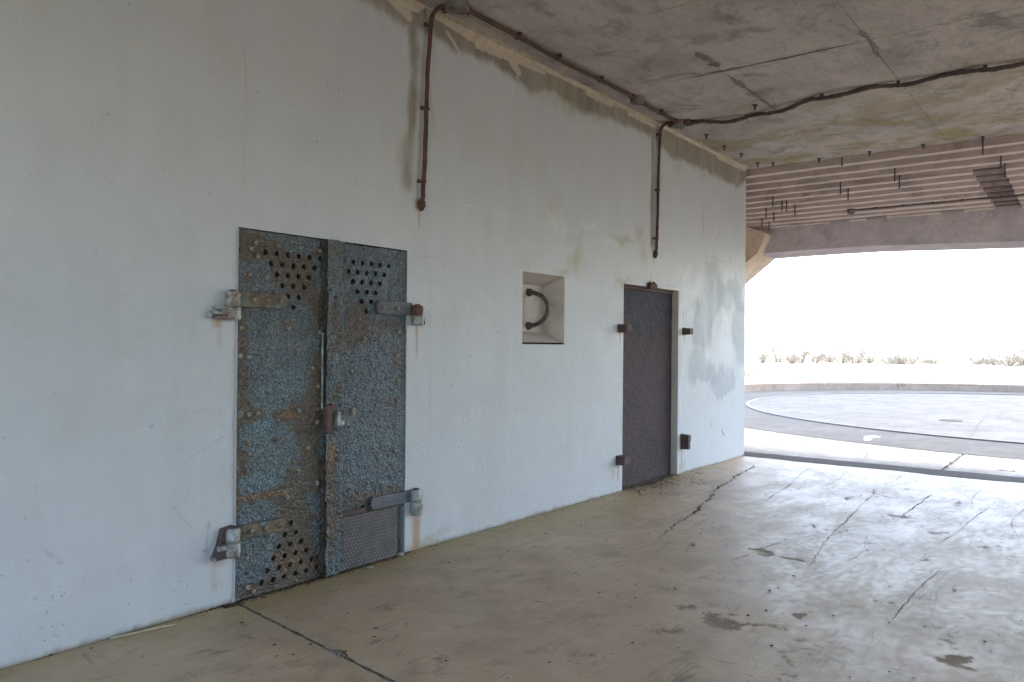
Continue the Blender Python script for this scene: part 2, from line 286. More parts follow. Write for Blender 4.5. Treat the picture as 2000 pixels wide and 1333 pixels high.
class MB:
    """collects polygons in world coordinates, built as one mesh"""
    def __init__(s): s.v = []; s.f = []
    def add(s, V, Fs):
        b = len(s.v); s.v += [tuple(p) for p in V]; s.f += [tuple(b + i for i in q) for q in Fs]; return s
    def box(s, x0, x1, y0, y1, z0, z1, bev=0.0, jit=0.0):
        if bev <= 0:
            V = [(x0, y0, z0), (x1, y0, z0), (x1, y1, z0), (x0, y1, z0), (x0, y0, z1), (x1, y0, z1), (x1, y1, z1), (x0, y1, z1)]
            Fs = [(3, 2, 1, 0), (4, 5, 6, 7), (0, 1, 5, 4), (1, 2, 6, 5), (2, 3, 7, 6), (3, 0, 4, 7)]
            if jit: V = [tuple(c + random.uniform(-jit, jit) for c in p) for p in V]
            return s.add(V, Fs)
        bm = bmesh.new(); bmesh.ops.create_cube(bm, size=1)
        for v in bm.verts: v.co = Vector(((x0 + x1) / 2 + v.co.x * (x1 - x0), (y0 + y1) / 2 + v.co.y * (y1 - y0), (z0 + z1) / 2 + v.co.z * (z1 - z0)))
        bmesh.ops.bevel(bm, geom=bm.edges[:], offset=bev, segments=2, profile=0.6, affect='EDGES')
        if jit:
            for v in bm.verts: v.co += Vector([random.uniform(-jit, jit) for _ in range(3)])
        s.bm(bm); return s
    def bm(s, bm):
        bm.verts.index_update(); b = len(s.v); s.v += [tuple(v.co) for v in bm.verts]; s.f += [tuple(b + v.index for v in f.verts) for f in bm.faces]; bm.free(); return s
    def tube(s, pts, r, seg=10, rough=0.0, seed=1, cap=True):
        P = [Vector(p) for p in pts]; n = len(P); rr = r if isinstance(r, (list, tuple)) else [r] * n
        T = [(P[min(i + 1, n - 1)] - P[max(i - 1, 0)]).normalized() for i in range(n)]
        a = Vector((0, 0, 1)) if abs(T[0].z) < 0.9 else Vector((1, 0, 0)); N = (a - T[0] * a.dot(T[0])).normalized()
        V = []
        for i in range(n):
            N = (N - T[i] * N.dot(T[i])).normalized(); B = T[i].cross(N)
            for j in range(seg):
                th = 2 * math.pi * j / seg; k = rr[i]
                if rough: k *= 1 + rough * (float(vnoise(i * 0.83 + seed * 7.7, j * 0.9, seed)) - 0.5) * 2
                V.append(P[i] + (N * math.cos(th) + B * math.sin(th)) * k)
        Fs = [(i * seg + j, i * seg + (j + 1) % seg, (i + 1) * seg + (j + 1) % seg, (i + 1) * seg + j) for i in range(n - 1) for j in range(seg)]
        if cap: Fs += [tuple(reversed(range(seg))), tuple((n - 1) * seg + j for j in range(seg))]
        return s.add(V, Fs)
    def prism(s, poly, axis, a, b):
        """poly of 2D points swept along axis from a to b; axis 0: (y,z), 1: (x,z), 2: (x,y)"""
        def mk(p, t): return [(t, p[0], p[1]), (p[0], t, p[1]), (p[0], p[1], t)][axis]
        n = len(poly); V = [mk(p, a) for p in poly] + [mk(p, b) for p in poly]
        return s.add(V, [tuple(range(n)), tuple(reversed(range(n, 2 * n)))] + [(i, i + n, (i + 1) % n + n, (i + 1) % n) for i in range(n)])
    def build(s, name, mat, parent=None, origin=None, smooth=False, fix=True):
        xs = [p[0] for p in s.v]; ys = [p[1] for p in s.v]; zs = [p[2] for p in s.v]
        if origin is None: origin = ((min(xs) + max(xs)) / 2, (min(ys) + max(ys)) / 2, min(zs))
        me = bpy.data.meshes.new(name); me.from_pydata([(p[0] - origin[0], p[1] - origin[1], p[2] - origin[2]) for p in s.v], [], s.f)
        if fix:
            bm = bmesh.new(); bm.from_mesh(me); bmesh.ops.recalc_face_normals(bm, faces=bm.faces[:]); bm.to_mesh(me); bm.free()
        if smooth: me.polygons.foreach_set('use_smooth', [True] * len(me.polygons)); me.set_sharp_from_angle(angle=math.radians(40))
        me.materials.append(mat); return link(name, me, parent, origin)
def grid(xs, ys):
    nx, ny = len(xs), len(ys); X, Y = np.meshgrid(xs, ys, indexing='ij')
    i, j = np.meshgrid(np.arange(nx - 1), np.arange(ny - 1), indexing='ij'); a = i * ny + j
    return X.ravel(), Y.ravel(), np.stack([a, a + ny, a + ny + 1, a + 1], -1).reshape(-1, 4)
def spline(P, n=12):
    P = [np.array(p, float) for p in P]; P = [2 * P[0] - P[1]] + P + [2 * P[-1] - P[-2]]; out = []
    for i in range(1, len(P) - 2):
        for k in range(n):
            t = k / n; a, b, c, d = P[i - 1], P[i], P[i + 1], P[i + 2]
            out.append(0.5 * (2 * b + (c - a) * t + (2 * a - 5 * b + 4 * c - d) * t * t + (3 * b - a - 3 * c + d) * t ** 3))
    out.append(P[-2]); return out
ORD = ['leftmost', 'second from the left', 'third from the left', 'fourth from the left', 'fifth from the left', 'sixth from the left', 'seventh from the left', 'eighth from the left', 'ninth from the left', 'tenth from the left', 'eleventh from the left', 'twelfth from the left', 'thirteenth from the left', 'fourteenth from the left', 'fifteenth from the left', 'rightmost']

# ------------------------------------------------------------------ key dimensions (metres; wall face is y = 0, room is y < 0)
WX = 10.78; CZ = 4.06; ROOM_Y = -8.0; BACK_X = -4.0
D1 = (2.69, 4.09, 0.0, 2.215); D2 = (7.30, 8.625, 0.0, 2.19); NI = (5.508, 6.172, 1.553, 2.178)
STEPS = [(10.93, 4.075, 3.97), (11.076, 3.97, 3.895), (11.219, 3.895, 3.826), (11.36, 3.826, 3.756), (11.497, 3.756, 3.70), (11.635, 3.70, 3.645), (11.777, 3.645, 3.591), (11.919, 3.591, 3.543), (12.05, 3.543, 3.499), (12.205, 3.499, 3.464), (12.36, 3.464, 3.436)]
BEAM_X = 12.494; BEAM_X1 = 13.36
PIT = (23.0, -4.0)

# ------------------------------------------------------------------ painted wall
def zedge(x):
    px = [1.0, 3.6, 4.02, 4.25, 4.58, 4.98, 5.42, 5.59, 5.94, 6.38, 6.95, 7.96, 8.36, 9.14, 10.46, 10.81]
    pz = [3.98, 3.90, 3.86, 3.87, 3.84, 3.87, 3.83, 3.77, 3.88, 3.80, 3.86, 3.88, 3.74, 3.77, 3.72, 3.90]
    return np.interp(x, px, pz)
wall = thing('painted_wall', (5.0, 0, 0), 'long white painted concrete wall with stained top edge and two steel doors', 'wall')
def cuts(a, b, st, must):
    q = [a, b] + [m for m in must if a < m < b]; q = sorted(q); out = [q[0]]
    for u, v in zip(q[:-1], q[1:]):
        n = max(1, int(round((v - u) / st))); out += list(np.linspace(u, v, n + 1)[1:])
    return np.array(out)
xs = np.concatenate([np.linspace(BACK_X, 0.9, 12), cuts(1.0, WX - 0.015, 0.015, [D1[0], D1[1], NI[0], NI[1], D2[0], D2[1]])])
zs = cuts(-0.01, 4.10, 0.015, [0.0, D1[3], NI[2], NI[3], D2[3]])
X, Z, Q = grid(xs, zs)
cx = X[Q].mean(1); cz = Z[Q].mean(1); keep = np.ones(len(Q), bool)
for r in (D1, D2, NI): keep &= ~((cx > r[0]) & (cx < r[1]) & (cz > r[2] - 0.02) & (cz < r[3]))
damp = 0.5 + 0.5 * np.clip((Z - zedge(X)) / 0.10, -1, 1)
damp = np.maximum(damp, 0.66 * np.exp(-((X - 4.115 - 0.03 * np.sin(Z * 4)) / 0.085) ** 2) * sstep(2.5, 2.75, Z))
damp = np.maximum(damp, 0.66 * np.exp(-((X - 7.93) / 0.07) ** 2) * sstep(2.5, 2.7, Z))
damp = np.maximum(damp, 0.42 * np.exp(-((X - 4.36) / 0.05) ** 2) * sstep(3.3, 3.8, Z))
damp = np.maximum(damp, 0.60 * np.exp(-Z / 0.05) * (0.5 + fbm(X * 2.5, 0 * X, 8)))
rust = np.zeros_like(X)
for (x, zt, zb, wd, s) in [(4.205, 2.60, 2.52, 0.045, 1.0), (4.21, 2.56, 2.33, 0.016, 0.75), (7.975, 2.60, 2.50, 0.04, 0.9), (7.98, 2.54, 2.36, 0.016, 0.65), (4.195, 1.67, 1.34, 0.017, 0.78), (4.21, 0.29, -0.2, 0.045, 1.0), (4.17, 0.29, 0.05, 0.02, 0.6), (2.56, 1.665, 1.60, 0.05, 0.7), (2.57, 1.62, 1.45, 0.03, 0.42), (2.58, 0.30, 0.20, 0.06, 0.7), (2.56, 0.22, 0.05, 0.05, 0.40), (7.235, 1.68, 1.50, 0.022, 0.75), (7.21, 0.29, 0.06, 0.026, 0.75), (7.12, 0.26, 0.10, 0.05, 0.42), (8.79, 1.67, 1.52, 0.02, 0.7), (8.735, 0.30, 0.05, 0.022, 0.8), (8.80, 0.30, 0.18, 0.03, 0.5), (7.91, 2.36, 2.20, 0.03, 0.40), (7.91, 2.25, 2.19, 0.10, 0.62)]:
    rust = np.maximum(rust, s * np.exp(-((X - x) / wd) ** 2) * sstep(zb - 0.02, zb + (zt - zb) * 0.55, Z) * (1 - sstep(zt, zt + 0.03, Z)))
rust = np.maximum(rust, 0.42 * np.exp(-np.abs(X - 2.665) / 0.02) * (Z < 2.2) * (0.4 + 0.6 * fbm(X * 2, Z * 3, 3)))
XW = X + 0.34 * (fbm(X * 2.2, Z * 2.2, 351, 4) - 0.5) + 0.08 * (fbm(X * 11, Z * 5, 352, 3) - 0.5); ZW = Z + 0.42 * (fbm(X * 2.4, Z * 1.2, 353, 4) - 0.5) + 0.16 * (fbm(X * 13, Z * 2, 354, 3) - 0.5)
alg = np.zeros_like(X)
for (x, z, sx, sz, s) in [(6.40, 2.36, 0.14, 0.16, 0.62), (6.35, 2.55, 0.2, 0.2, 0.40), (7.26, 2.67, 0.22, 0.05, 0.62), (7.65, 2.76, 0.12, 0.10, 0.58), (7.75, 2.55, 0.10, 0.2, 0.5), (6.30, 3.86, 0.6, 0.14, 0.62), (6.75, 3.78, 0.3, 0.10, 0.5), (6.20, 2.21, 0.16, 0.05, 0.60), (7.28, 2.22, 0.22, 0.06, 0.58), (7.22, 1.86, 0.05, 0.12, 0.46), (7.27, 0.6, 0.025, 0.35, 0.55), (8.72, 0.08, 0.10, 0.07, 0.62), (9.2, 3.74, 0.7, 0.10, 0.4), (5.55, 2.24, 0.1, 0.06, 0.4), (4.24, 0.04, 0.35, 0.05, 0.6), (4.31, 3.35, 0.03, 0.25, 0.5), (4.05, 2.9, 0.06, 0.4, 0.45), (6.0, 2.75, 0.25, 0.2, 0.38), (8.1, 3.5, 0.06, 0.3, 0.48), (8.55, 3.68, 0.12, 0.2, 0.46), (3.35, 3.9, 0.5, 0.1, 0.4)]:
    alg = np.maximum(alg, s * gauss(X + (XW - X) * 0.5, Z + (ZW - Z) * 0.5, x, z, sx * 1.3, sz * 1.3))
alg = np.maximum(alg, 0.55 * np.exp(-Z / 0.035) * (0.5 + fbm(X * 1.4, 0 * X, 9)))
pat = np.zeros_like(X)
for (x, z, sx, sz, s) in [(9.6, 2.25, 0.30, 0.30, 1.0), (10.2, 2.15, 0.55, 0.26, 1.0), (10.55, 1.7, 0.20, 0.55, 1.0), (9.25, 1.75, 0.26, 0.35, 0.95), (9.3, 1.25, 0.40, 0.22, 0.85), (9.95, 1.02, 0.45, 0.20, 0.85), (9.7, 2.45, 0.10, 0.2, 0.9)]:
    pat = np.maximum(pat, s * gauss(XW, ZW, x, z, sx * 1.3, sz * 1.3))
pale = np.zeros_like(X)
for (x, z, sx, sz, s) in [(10.05, 1.92, 0.40, 0.16, 0.85), (10.0, 1.5, 0.40, 0.42, 0.8), (9.45, 1.55, 0.14, 0.28, 0.66), (6.0, 2.66, 0.28, 0.14, 0.62), (9.0, 2.66, 0.6, 0.06, 0.5), (6.7, 2.62, 0.9, 0.035, 0.55), (8.72, 1.1, 0.05, 0.9, 0.62), (9.9, 2.58, 0.9, 0.05, 0.5), (7.6, 2.60, 0.5, 0.05, 0.45), (8.85, 2.2, 0.2, 0.3, 0.5)]:
    pale = np.maximum(pale, s * gauss(XW, ZW, x, z, sx, sz))
bare = 0.5 + 0.5 * np.clip((Z - (CZ - 0.025 - 0.05 * (fbm(X * 1.3, 0 * X, 21) > 0.5) - 0.05 * gauss(X, Z * 0, 4.9, 0, 0.5, 1))) / 0.05, -1, 1)
bare = np.where((X > 3.2) & (X < 10.7), bare, bare * 0.8); bare *= (1 - gauss(X, Z * 0, 4.3, 0, 0.10, 1))
for (x0, z0, x1, z1, t) in [(4.50, 3.95, 4.66, 3.83, 0.018), (5.30, 3.97, 5.42, 3.90, 0.04), (3.9, 4.0, 4.08, 3.93, 0.04), (5.40, 3.98, 5.40, 3.74, 0.012)]:
    L = math.hypot(x1 - x0, z1 - z0); u = np.clip(((X - x0) * (x1 - x0) + (Z - z0) * (z1 - z0)) / L ** 2, 0, 1); d = np.hypot(X - x0 - u * (x1 - x0), Z - z0 - u * (z1 - z0)); bare = np.maximum(bare, 0.85 * (1 - sstep(t * 0.5, t * 1.4, d)))
scuff = np.zeros_like(X)
for (x0, z0, x1, z1, t, s) in [(2.36, 0.86, 2.62, 0.99, 0.010, 0.46), (2.30, 0.62, 2.40, 0.50, 0.012, 0.5), (2.52, 0.50, 2.50, 0.33, 0.012, 0.52), (1.62, 0.55, 1.72, 0.44, 0.02, 0.45), (1.5, 1.62, 1.6, 1.5, 0.012, 0.4), (9.95, 0.42, 10.05, 0.34, 0.02, 0.75), (9.6, 0.55, 9.62, 0.50, 0.015, 0.6), (9.3, 3.2, 9.32, 3.0, 0.03, 0.5), (9.7, 2.9, 9.85, 3.1, 0.012, 0.52), (6.9, 2.0, 6.92, 1.9, 0.01, 0.5), (8.75, 1.95, 8.75, 1.78, 0.012, 0.7), (8.84, 1.98, 8.84, 1.78, 0.010, 0.6), (8.3, 2.24, 8.6, 2.235, 0.014, 0.52), (10.3, 3.05, 10.32, 2.95, 0.02, 0.55), (10.2, 2.75, 10.22, 2.70, 0.02, 0.6)]:
    L = math.hypot(x1 - x0, z1 - z0); u = np.clip(((X - x0) * (x1 - x0) + (Z - z0) * (z1 - z0)) / L ** 2, 0, 1); d = np.hypot(X - x0 - u * (x1 - x0), Z - z0 - u * (z1 - z0)); scuff = np.maximum(scuff, s * (1 - sstep(t * 0.6, t * 1.6, d)))
scuff = np.maximum(scuff, 0.60 * np.exp(-Z / 0.016) * (0.5 + 0.9 * fbm(X * 3, 0 * X, 5)))
chip = np.zeros_like(X)
for (x, z, sx, sz, s) in [(2.35, 1.13, 0.05, 0.035, 1), (2.47, 1.15, 0.09, 0.02, 0.8), (2.59, 1.16, 0.05, 0.04, 0.8), (2.60, 1.05, 0.012, 0.02, 0.9), (3.0, 3.28, 0.03, 0.03, 0.9), (3.32, 3.25, 0.015, 0.03, 1.0), (3.05, 3.02, 0.02, 0.02, 0.9), (4.95, 2.97, 0.03, 0.04, 0.9), (2.2, 0.35, 0.25, 0.2, 0.28), (1.7, 0.12, 0.5, 0.10, 0.32), (2.62, 0.75, 0.05, 0.5, 0.30)]:
    chip = np.maximum(chip, s * gauss(X, Z, x, z, sx, sz))
mid_ = np.minimum(1, 30 * np.minimum.reduce([np.maximum(np.maximum(r[0] - X, X - r[1]), np.maximum(r[2] - Z, Z - r[3])) for r in (D1, D2, NI)]).clip(0))
yy = -0.0035 * (fbm(X * 3.0, Z * 3.0, 31, 4) - 0.35) * mid_ - 0.004 * (fbm(X * 0.5, Z * 0.6, 33, 2) - 0.4) * mid_
lump = vnoise(X * 34, Z * 34, 40); yy = yy - 0.006 * sstep(0.86, 0.98, lump) * (0.25 + 0.9 * sstep(1.3, 0.3, Z)) * sstep(0.42, 0.6, fbm(X * 1.7, Z * 1.7, 44, 2)) * mid_
yy = yy + 0.003 * chip * mid_
ma = np.stack([damp, rust, alg, pat], -1); mb = np.stack([bare, scuff, pale, chip], -1)
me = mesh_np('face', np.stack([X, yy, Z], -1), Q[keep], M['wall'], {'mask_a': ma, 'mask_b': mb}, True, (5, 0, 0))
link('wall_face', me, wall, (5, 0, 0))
def masked(mbuilder, name, mat, parent):   # small painted pieces without stains carry empty masks
    return mbuilder.build(name, mat, parent)
b = MB()   # end of the wall with a worn arris
zz = np.linspace(-0.01, 4.10, 90); V = []; prof = [(WX - 0.015, 0.0), (WX - 0.004, 0.004), (WX, 0.016), (WX, 3.0)]
for i, z in enumerate(zz):
    k = float(fbm(z * 6, 1.0, 51)) * 0.010
    V += [(x - (k if 0 < a < 3 else 0), y + (k * 0.6 if a == 1 else 0), z) for a, (x, y) in enumerate(prof)]
b.add(V, [(i * 4 + a, i * 4 + a + 1, (i + 1) * 4 + a + 1, (i + 1) * 4 + a) for i in range(89) for a in range(3)])
b.build('wall_end', M['wall'], wall, smooth=False)
b = MB().add([(BACK_X, 3, -.01), (WX, 3, -.01), (WX, 3, 4.1), (BACK_X, 3, 4.1), (BACK_X, 0, -.01), (BACK_X, 0, 4.1)], [(0, 1, 2, 3), (4, 0, 3, 5)]); b.build('wall_rear', M['grey_wall'], wall)
def reveal(name, r, dep, mat, back=False):
    x0, x1, z0, z1 = r; b = MB()
    b.add([(x0, 0, z0), (x0, dep, z0), (x0, dep, z1), (x0, 0, z1)], [(0, 1, 2, 3)]); b.add([(x1, 0, z0), (x1, dep, z0), (x1, dep, z1), (x1, 0, z1)], [(3, 2, 1, 0)])
    b.add([(x0, 0, z1), (x1, 0, z1), (x1, dep, z1), (x0, dep, z1)], [(3, 2, 1, 0)]); return b
reveal('r', D1, 0.30, None).build('door_reveal', M['wall'], wall, fix=False)
reveal('r', D2, 0.30, None).build('door_reveal', M['jamb'], wall, fix=False)
b = MB()   # splayed niche
x0, x1, z0, z1 = NI; n = 0.22; X0, X1, Z0, Z1 = 5.575, 6.138, 1.655, 2.092
V = [(x0, 0, z0), (x1, 0, z0), (x1, 0, z1), (x0, 0, z1), (X0, n, Z0), (X1, n, Z0), (X1, n, Z1), (X0, n, Z1)]
b.add(V, [(0, 1, 5, 4), (1, 2, 6, 5), (2, 3, 7, 6), (3, 0, 4, 7), (4, 5, 6, 7)]); b.build('niche', M['jamb'], wall, fix=False)
b = MB().box(2.55, 4.25, 0.301, 0.75, -0.005, 2.4); b.build('door_void', M['void'], wall)
# flaking cream fillet where wall and ceiling meet, ragged on both sides
b = MB(); V = []; ss = np.arange(1.2, WX, 0.02)
for x in ss:
    lo = 0.018 + 0.05 * float(fbm(x * 3.1, 2.0, 61)) + 0.045 * math.exp(-((x - 4.95) / 0.45) ** 2); hi = 0.01 + 0.06 * float(fbm(x * 2.7, 7.0, 62) > 0.52) * float(fbm(x * 9, 1, 63)) + 0.13 * math.exp(-((x - 4.9) / 0.35) ** 2) * float(fbm(x * 5, 3, 66))
    if 4.24 < x < 4.36: lo *= 0.3; hi = 0.004
    if x > 6: lo *= 0.55 + 0.5 * float(fbm(x * 2, 9, 64))
    V += [(x, -0.001, CZ - lo), (x, -0.009, CZ - lo * 0.9), (x, -0.016, CZ - 0.012), (x, -hi * 0.9 - 0.012, CZ - 0.006), (x, -hi - 0.014, CZ + 0.003)]
n = len(ss); b.add(V, [(i * 5 + a, (i + 1) * 5 + a, (i + 1) * 5 + a + 1, i * 5 + a + 1) for i in range(n - 1) for a in range(4)])
tag(b.build('plaster_fillet', M['cream'], wall, smooth=False), 'flaking cream plaster strip along the ceiling line')
def ribbon(name, pts, wdt, mat, parent, plane='floor', off=0.0025, seed=1, n=10, jag=1.0, taper=True):
    """thin ragged dirt-filled crack lying on a plane"""
    S = spline(pts, n); V = []; m = len(S)
    for i, p in enumerate(S):
        q = S[min(i + 1, m - 1)] - S[max(i - 1, 0)]; q = q / (np.linalg.norm(q) + 1e-9); nrm = np.array([-q[1], q[0]])
        t = i / (m - 1); w0 = wdt * max(0.28, 2.2 * (float(fbm(i * 0.14, seed * 3.7, seed, 4)) - 0.28)) * (min(1, 6 * t + 0.15, 6 * (1 - t) + 0.15) if taper else 1)
        wig = jag * max(wdt, 0.008) * (1.8 * (float(fbm(i * 0.31, seed * 9.1, seed + 5, 3)) - 0.5) + 1.6 * (float(vnoise(i * 1.1, seed * 2.3, seed + 6)) - 0.5))
        for s_ in (-1, 1):
            u = p + nrm * (wig + s_ * w0 * 0.5 * (0.6 + 0.8 * float(vnoise(i * 0.9, s_ * 3.3 + seed, seed + 8))))
            V.append((u[0], u[1], off) if plane == 'floor' else (u[0], -off, u[1]) if plane == 'wall' else (u[0], u[1], CZ - off))
    b = MB().add(V, [(2 * i, 2 * i + 1, 2 * i + 3, 2 * i + 2) for i in range(m - 1)]); return b.build(name, mat, parent)
M['hair'] = m_plain('hairline_dirt', (0.30, 0.29, 0.27), (0.46, 0.45, 0.43), 9)
M['hairw'] = m_plain('pale_joint_paint', (0.60, 0.62, 0.63), (0.72, 0.74, 0.75), 9)
ribbon('hairline_crack', [(5.40, 4.0), (5.402, 3.78), (5.34, 3.57), (5.334, 3.19), (5.33, 2.92), (5.37, 2.68), (5.34, 2.3)], 0.005, M['hair'], wall, 'wall', 0.0045, 3, 14)
ribbon('hairline_crack', [(5.34, 2.3), (5.335, 1.42), (5.325, 0.8), (5.311, 0.05)], 0.004, M['hairw'], wall, 'wall', 0.0045, 4, 16)
ribbon('hairline_crack', [(2.735, 3.5), (2.72, 3.2), (2.735, 2.9), (2.718, 2.56), (2.704, 2.24)], 0.004, M['hair'], wall, 'wall', 0.0045, 6, 14)
ribbon('hairline_crack', [(4.3, 2.64), (5.26, 2.642), (6.4, 2.643)], 0.006, M['hairw'], wall, 'wall', 0.0045, 7, 14)
ribbon('hairline_crack', [(6.4, 2.643), (7.0, 2.65), (7.74, 2.651), (8.6, 2.66), (9.99, 2.665), (10.7, 2.66)], 0.006, M['hair'], wall, 'wall', 0.0045, 8, 14)
ribbon('hairline_crack', [(3.6, 2.63), (3.95, 2.634), (4.12, 2.62)], 0.004, M['hair'], wall, 'wall', 0.0045, 9, 10)

ribbon('hairline_crack', [(4.34, 2.15), (4.335, 1.4), (4.34, 0.7), (4.33, 0.12)], 0.004, M['hair'], wall, 'wall', 0.0045, 11, 16)
ribbon('hairline_crack', [(7.215, 2.45), (7.21, 2.0), (7.22, 1.78)], 0.005, M['hair'], wall, 'wall', 0.0045, 12, 14)
ribbon('hairline_crack', [(8.0, 2.34), (8.03, 2.28), (8.02, 2.22)], 0.006, M['hair'], wall, 'wall', 0.0045, 13, 10)
ribbon('hairline_crack', [(9.75, 2.85), (9.80, 2.98), (9.9, 3.12)], 0.010, M['hair'], wall, 'wall', 0.0045, 14, 10)
ribbon('hairline_crack', [(4.13, 2.20), (4.45, 2.185), (4.75, 2.17)], 0.004, M['hair'], wall, 'wall', 0.0045, 15, 12)
# ------------------------------------------------------------------ floor slabs inside
floor = tag(link('floor', None, None, (5, -4, 0)), kind='structure')
JX = lambda y: 2.69 + 0.122 * y
def slab(name, xs, ys, left=None):
    X, Y, Q = grid(xs, ys)
    if left is not None:     # skew the first or last column onto the joint
        col = (X == xs[left]); X = np.where(col, JX(Y) + (0.013 + 0.05 * np.exp(-((Y + 1.08) / 0.05) ** 2) * (0.6 + 0.6 * vnoise(Y * 60, 0 * Y, 77)) if left == 0 else -0.010) + 0.010 * (vnoise(Y * 22, 0 * Y, 71 + left) - 0.5), X)
    spall = np.zeros_like(X); XS = X + 0.30 * (fbm(X * 5, Y * 5, 701) - 0.5) + 0.08 * (fbm(X * 20, Y * 20, 702) - 0.5); YS = Y + 0.24 * (fbm(X * 5, Y * 5, 703) - 0.5) + 0.06 * (fbm(X * 20, Y * 20, 704) - 0.5)
    for (x, y, sx, sy, s) in [(4.22, -2.42, 0.16, 0.16, 0.75), (4.30, -2.15, 0.10, 0.10, 0.62), (4.3, -2.63, 0.10, 0.10, 0.66), (4.55, -2.72, 0.14, 0.07, 0.6), (5.80, -2.05, 0.16, 0.12, 0.72), (5.74, -2.26, 0.10, 0.08, 0.62), (4.36, -3.49, 0.14, 0.08, 0.7), (7.37, -2.97, 0.2, 0.07, 0.62), (7.80, -2.57, 0.2, 0.12, 0.62), (5.72, -3.33, 0.1, 0.03, 0.6), (2.74, -1.53, 0.16, 0.14, 0.62), (4.0, -2.9, 0.5, 0.2, 0.42), (6.6, -2.6, 0.5, 0.2, 0.40), (3.3, -2.0, 0.25, 0.2, 0.40), (4.7, -3.5, 0.3, 0.2, 0.42), (7.1, -3.4, 0.5, 0.2, 0.42), (6.9, -2.1, 0.12, 0.05, 0.6), (8.4, -2.0, 0.25, 0.06, 0.55), (8.9, -2.9, 0.3, 0.06, 0.55), (6.4, -3.0, 0.15, 0.06, 0.55), (5.2, -3.0, 0.2, 0.08, 0.48), (3.9, -2.2, 0.2, 0.12, 0.5), (3.6, -2.9, 0.35, 0.2, 0.48), (9.3, -2.3, 0.3, 0.05, 0.5), (2.3, -1.0, 0.25, 0.2, 0.4), (5.0, -2.2, 0.2, 0.1, 0.42)]:
        spall = np.maximum(spall, s * gauss(XS, YS, x, y, sx * 1.15, sy * 1.15))
    al = 0.95 * np.exp(Y / 0.40) * (0.35 + 0.9 * fbm(X * 0.8, Y * 0.8, 73)) + 0.5 * gauss(X, Y, 6.3, -0.35, 1.0, 0.4)
    dirt = 0.75 * np.exp(Y / 0.018) * (0.4 + fbm(X * 5, Y * 5, 74)) + 0.55 * gauss(X, Y, 7.9, 0.0, 0.7, 0.10) + 0.6 * gauss(X, Y, 3.3, 0.0, 0.75, 0.06)
    dirt = np.maximum(dirt, 0.42 * np.exp(-np.abs(X - JX(Y)) / 0.02))
    worn = 0.6 * sstep(-0.6, -2.6, Y) * sstep(2.5, 6.5, X - 0.5 * Y * 0) + 0.2 * sstep(6, 10, X)
    zz = 0 * X - 0.004 * sstep(0.5, 0.7, spall + 0.4 * (fbm(X * 9, Y * 9, 76) - 0.5))
    me = mesh_np('slab', np.stack([X, Y, zz], -1), Q, M['floor'], {'mask_a': np.stack([spall, al, dirt, worn], -1)}, True, (float(xs.mean()), -4, 0))
    return link(name, me, floor, (float(xs.mean()), -4, 0))
ysf = np.concatenate([[ROOM_Y, -7.2, -6.4, -5.6, -4.8], np.arange(-4.4, 0.0, 0.02), [0.0, 0.32]])
s1 = slab('slab', np.concatenate([np.linspace(BACK_X, 0.8, 8), np.arange(1.0, 1.94, 0.02), [2.2]]), ysf, -1)
s2 = slab('slab', np.concatenate([[2.4], np.arange(2.86, 10.78, 0.02), [10.79]]), ysf, 0)
b = MB().add([(1.2, -8, -0.0045), (3.2, -8, -0.0045), (3.2, 0.3, -0.0045), (1.2, 0.3, -0.0045)], [(0, 1, 2, 3)]); b.build('joint_bed', M['jointfill'], floor)
for q, sx_ in enumerate((0.017, -0.015)): ribbon('joint_lip', [(JX(y) + sx_, y) for y in np.linspace(-3.2, -0.08, 24)], 0.012, M['lip'], floor, 'floor', 0.0014, 180 + q, 8)
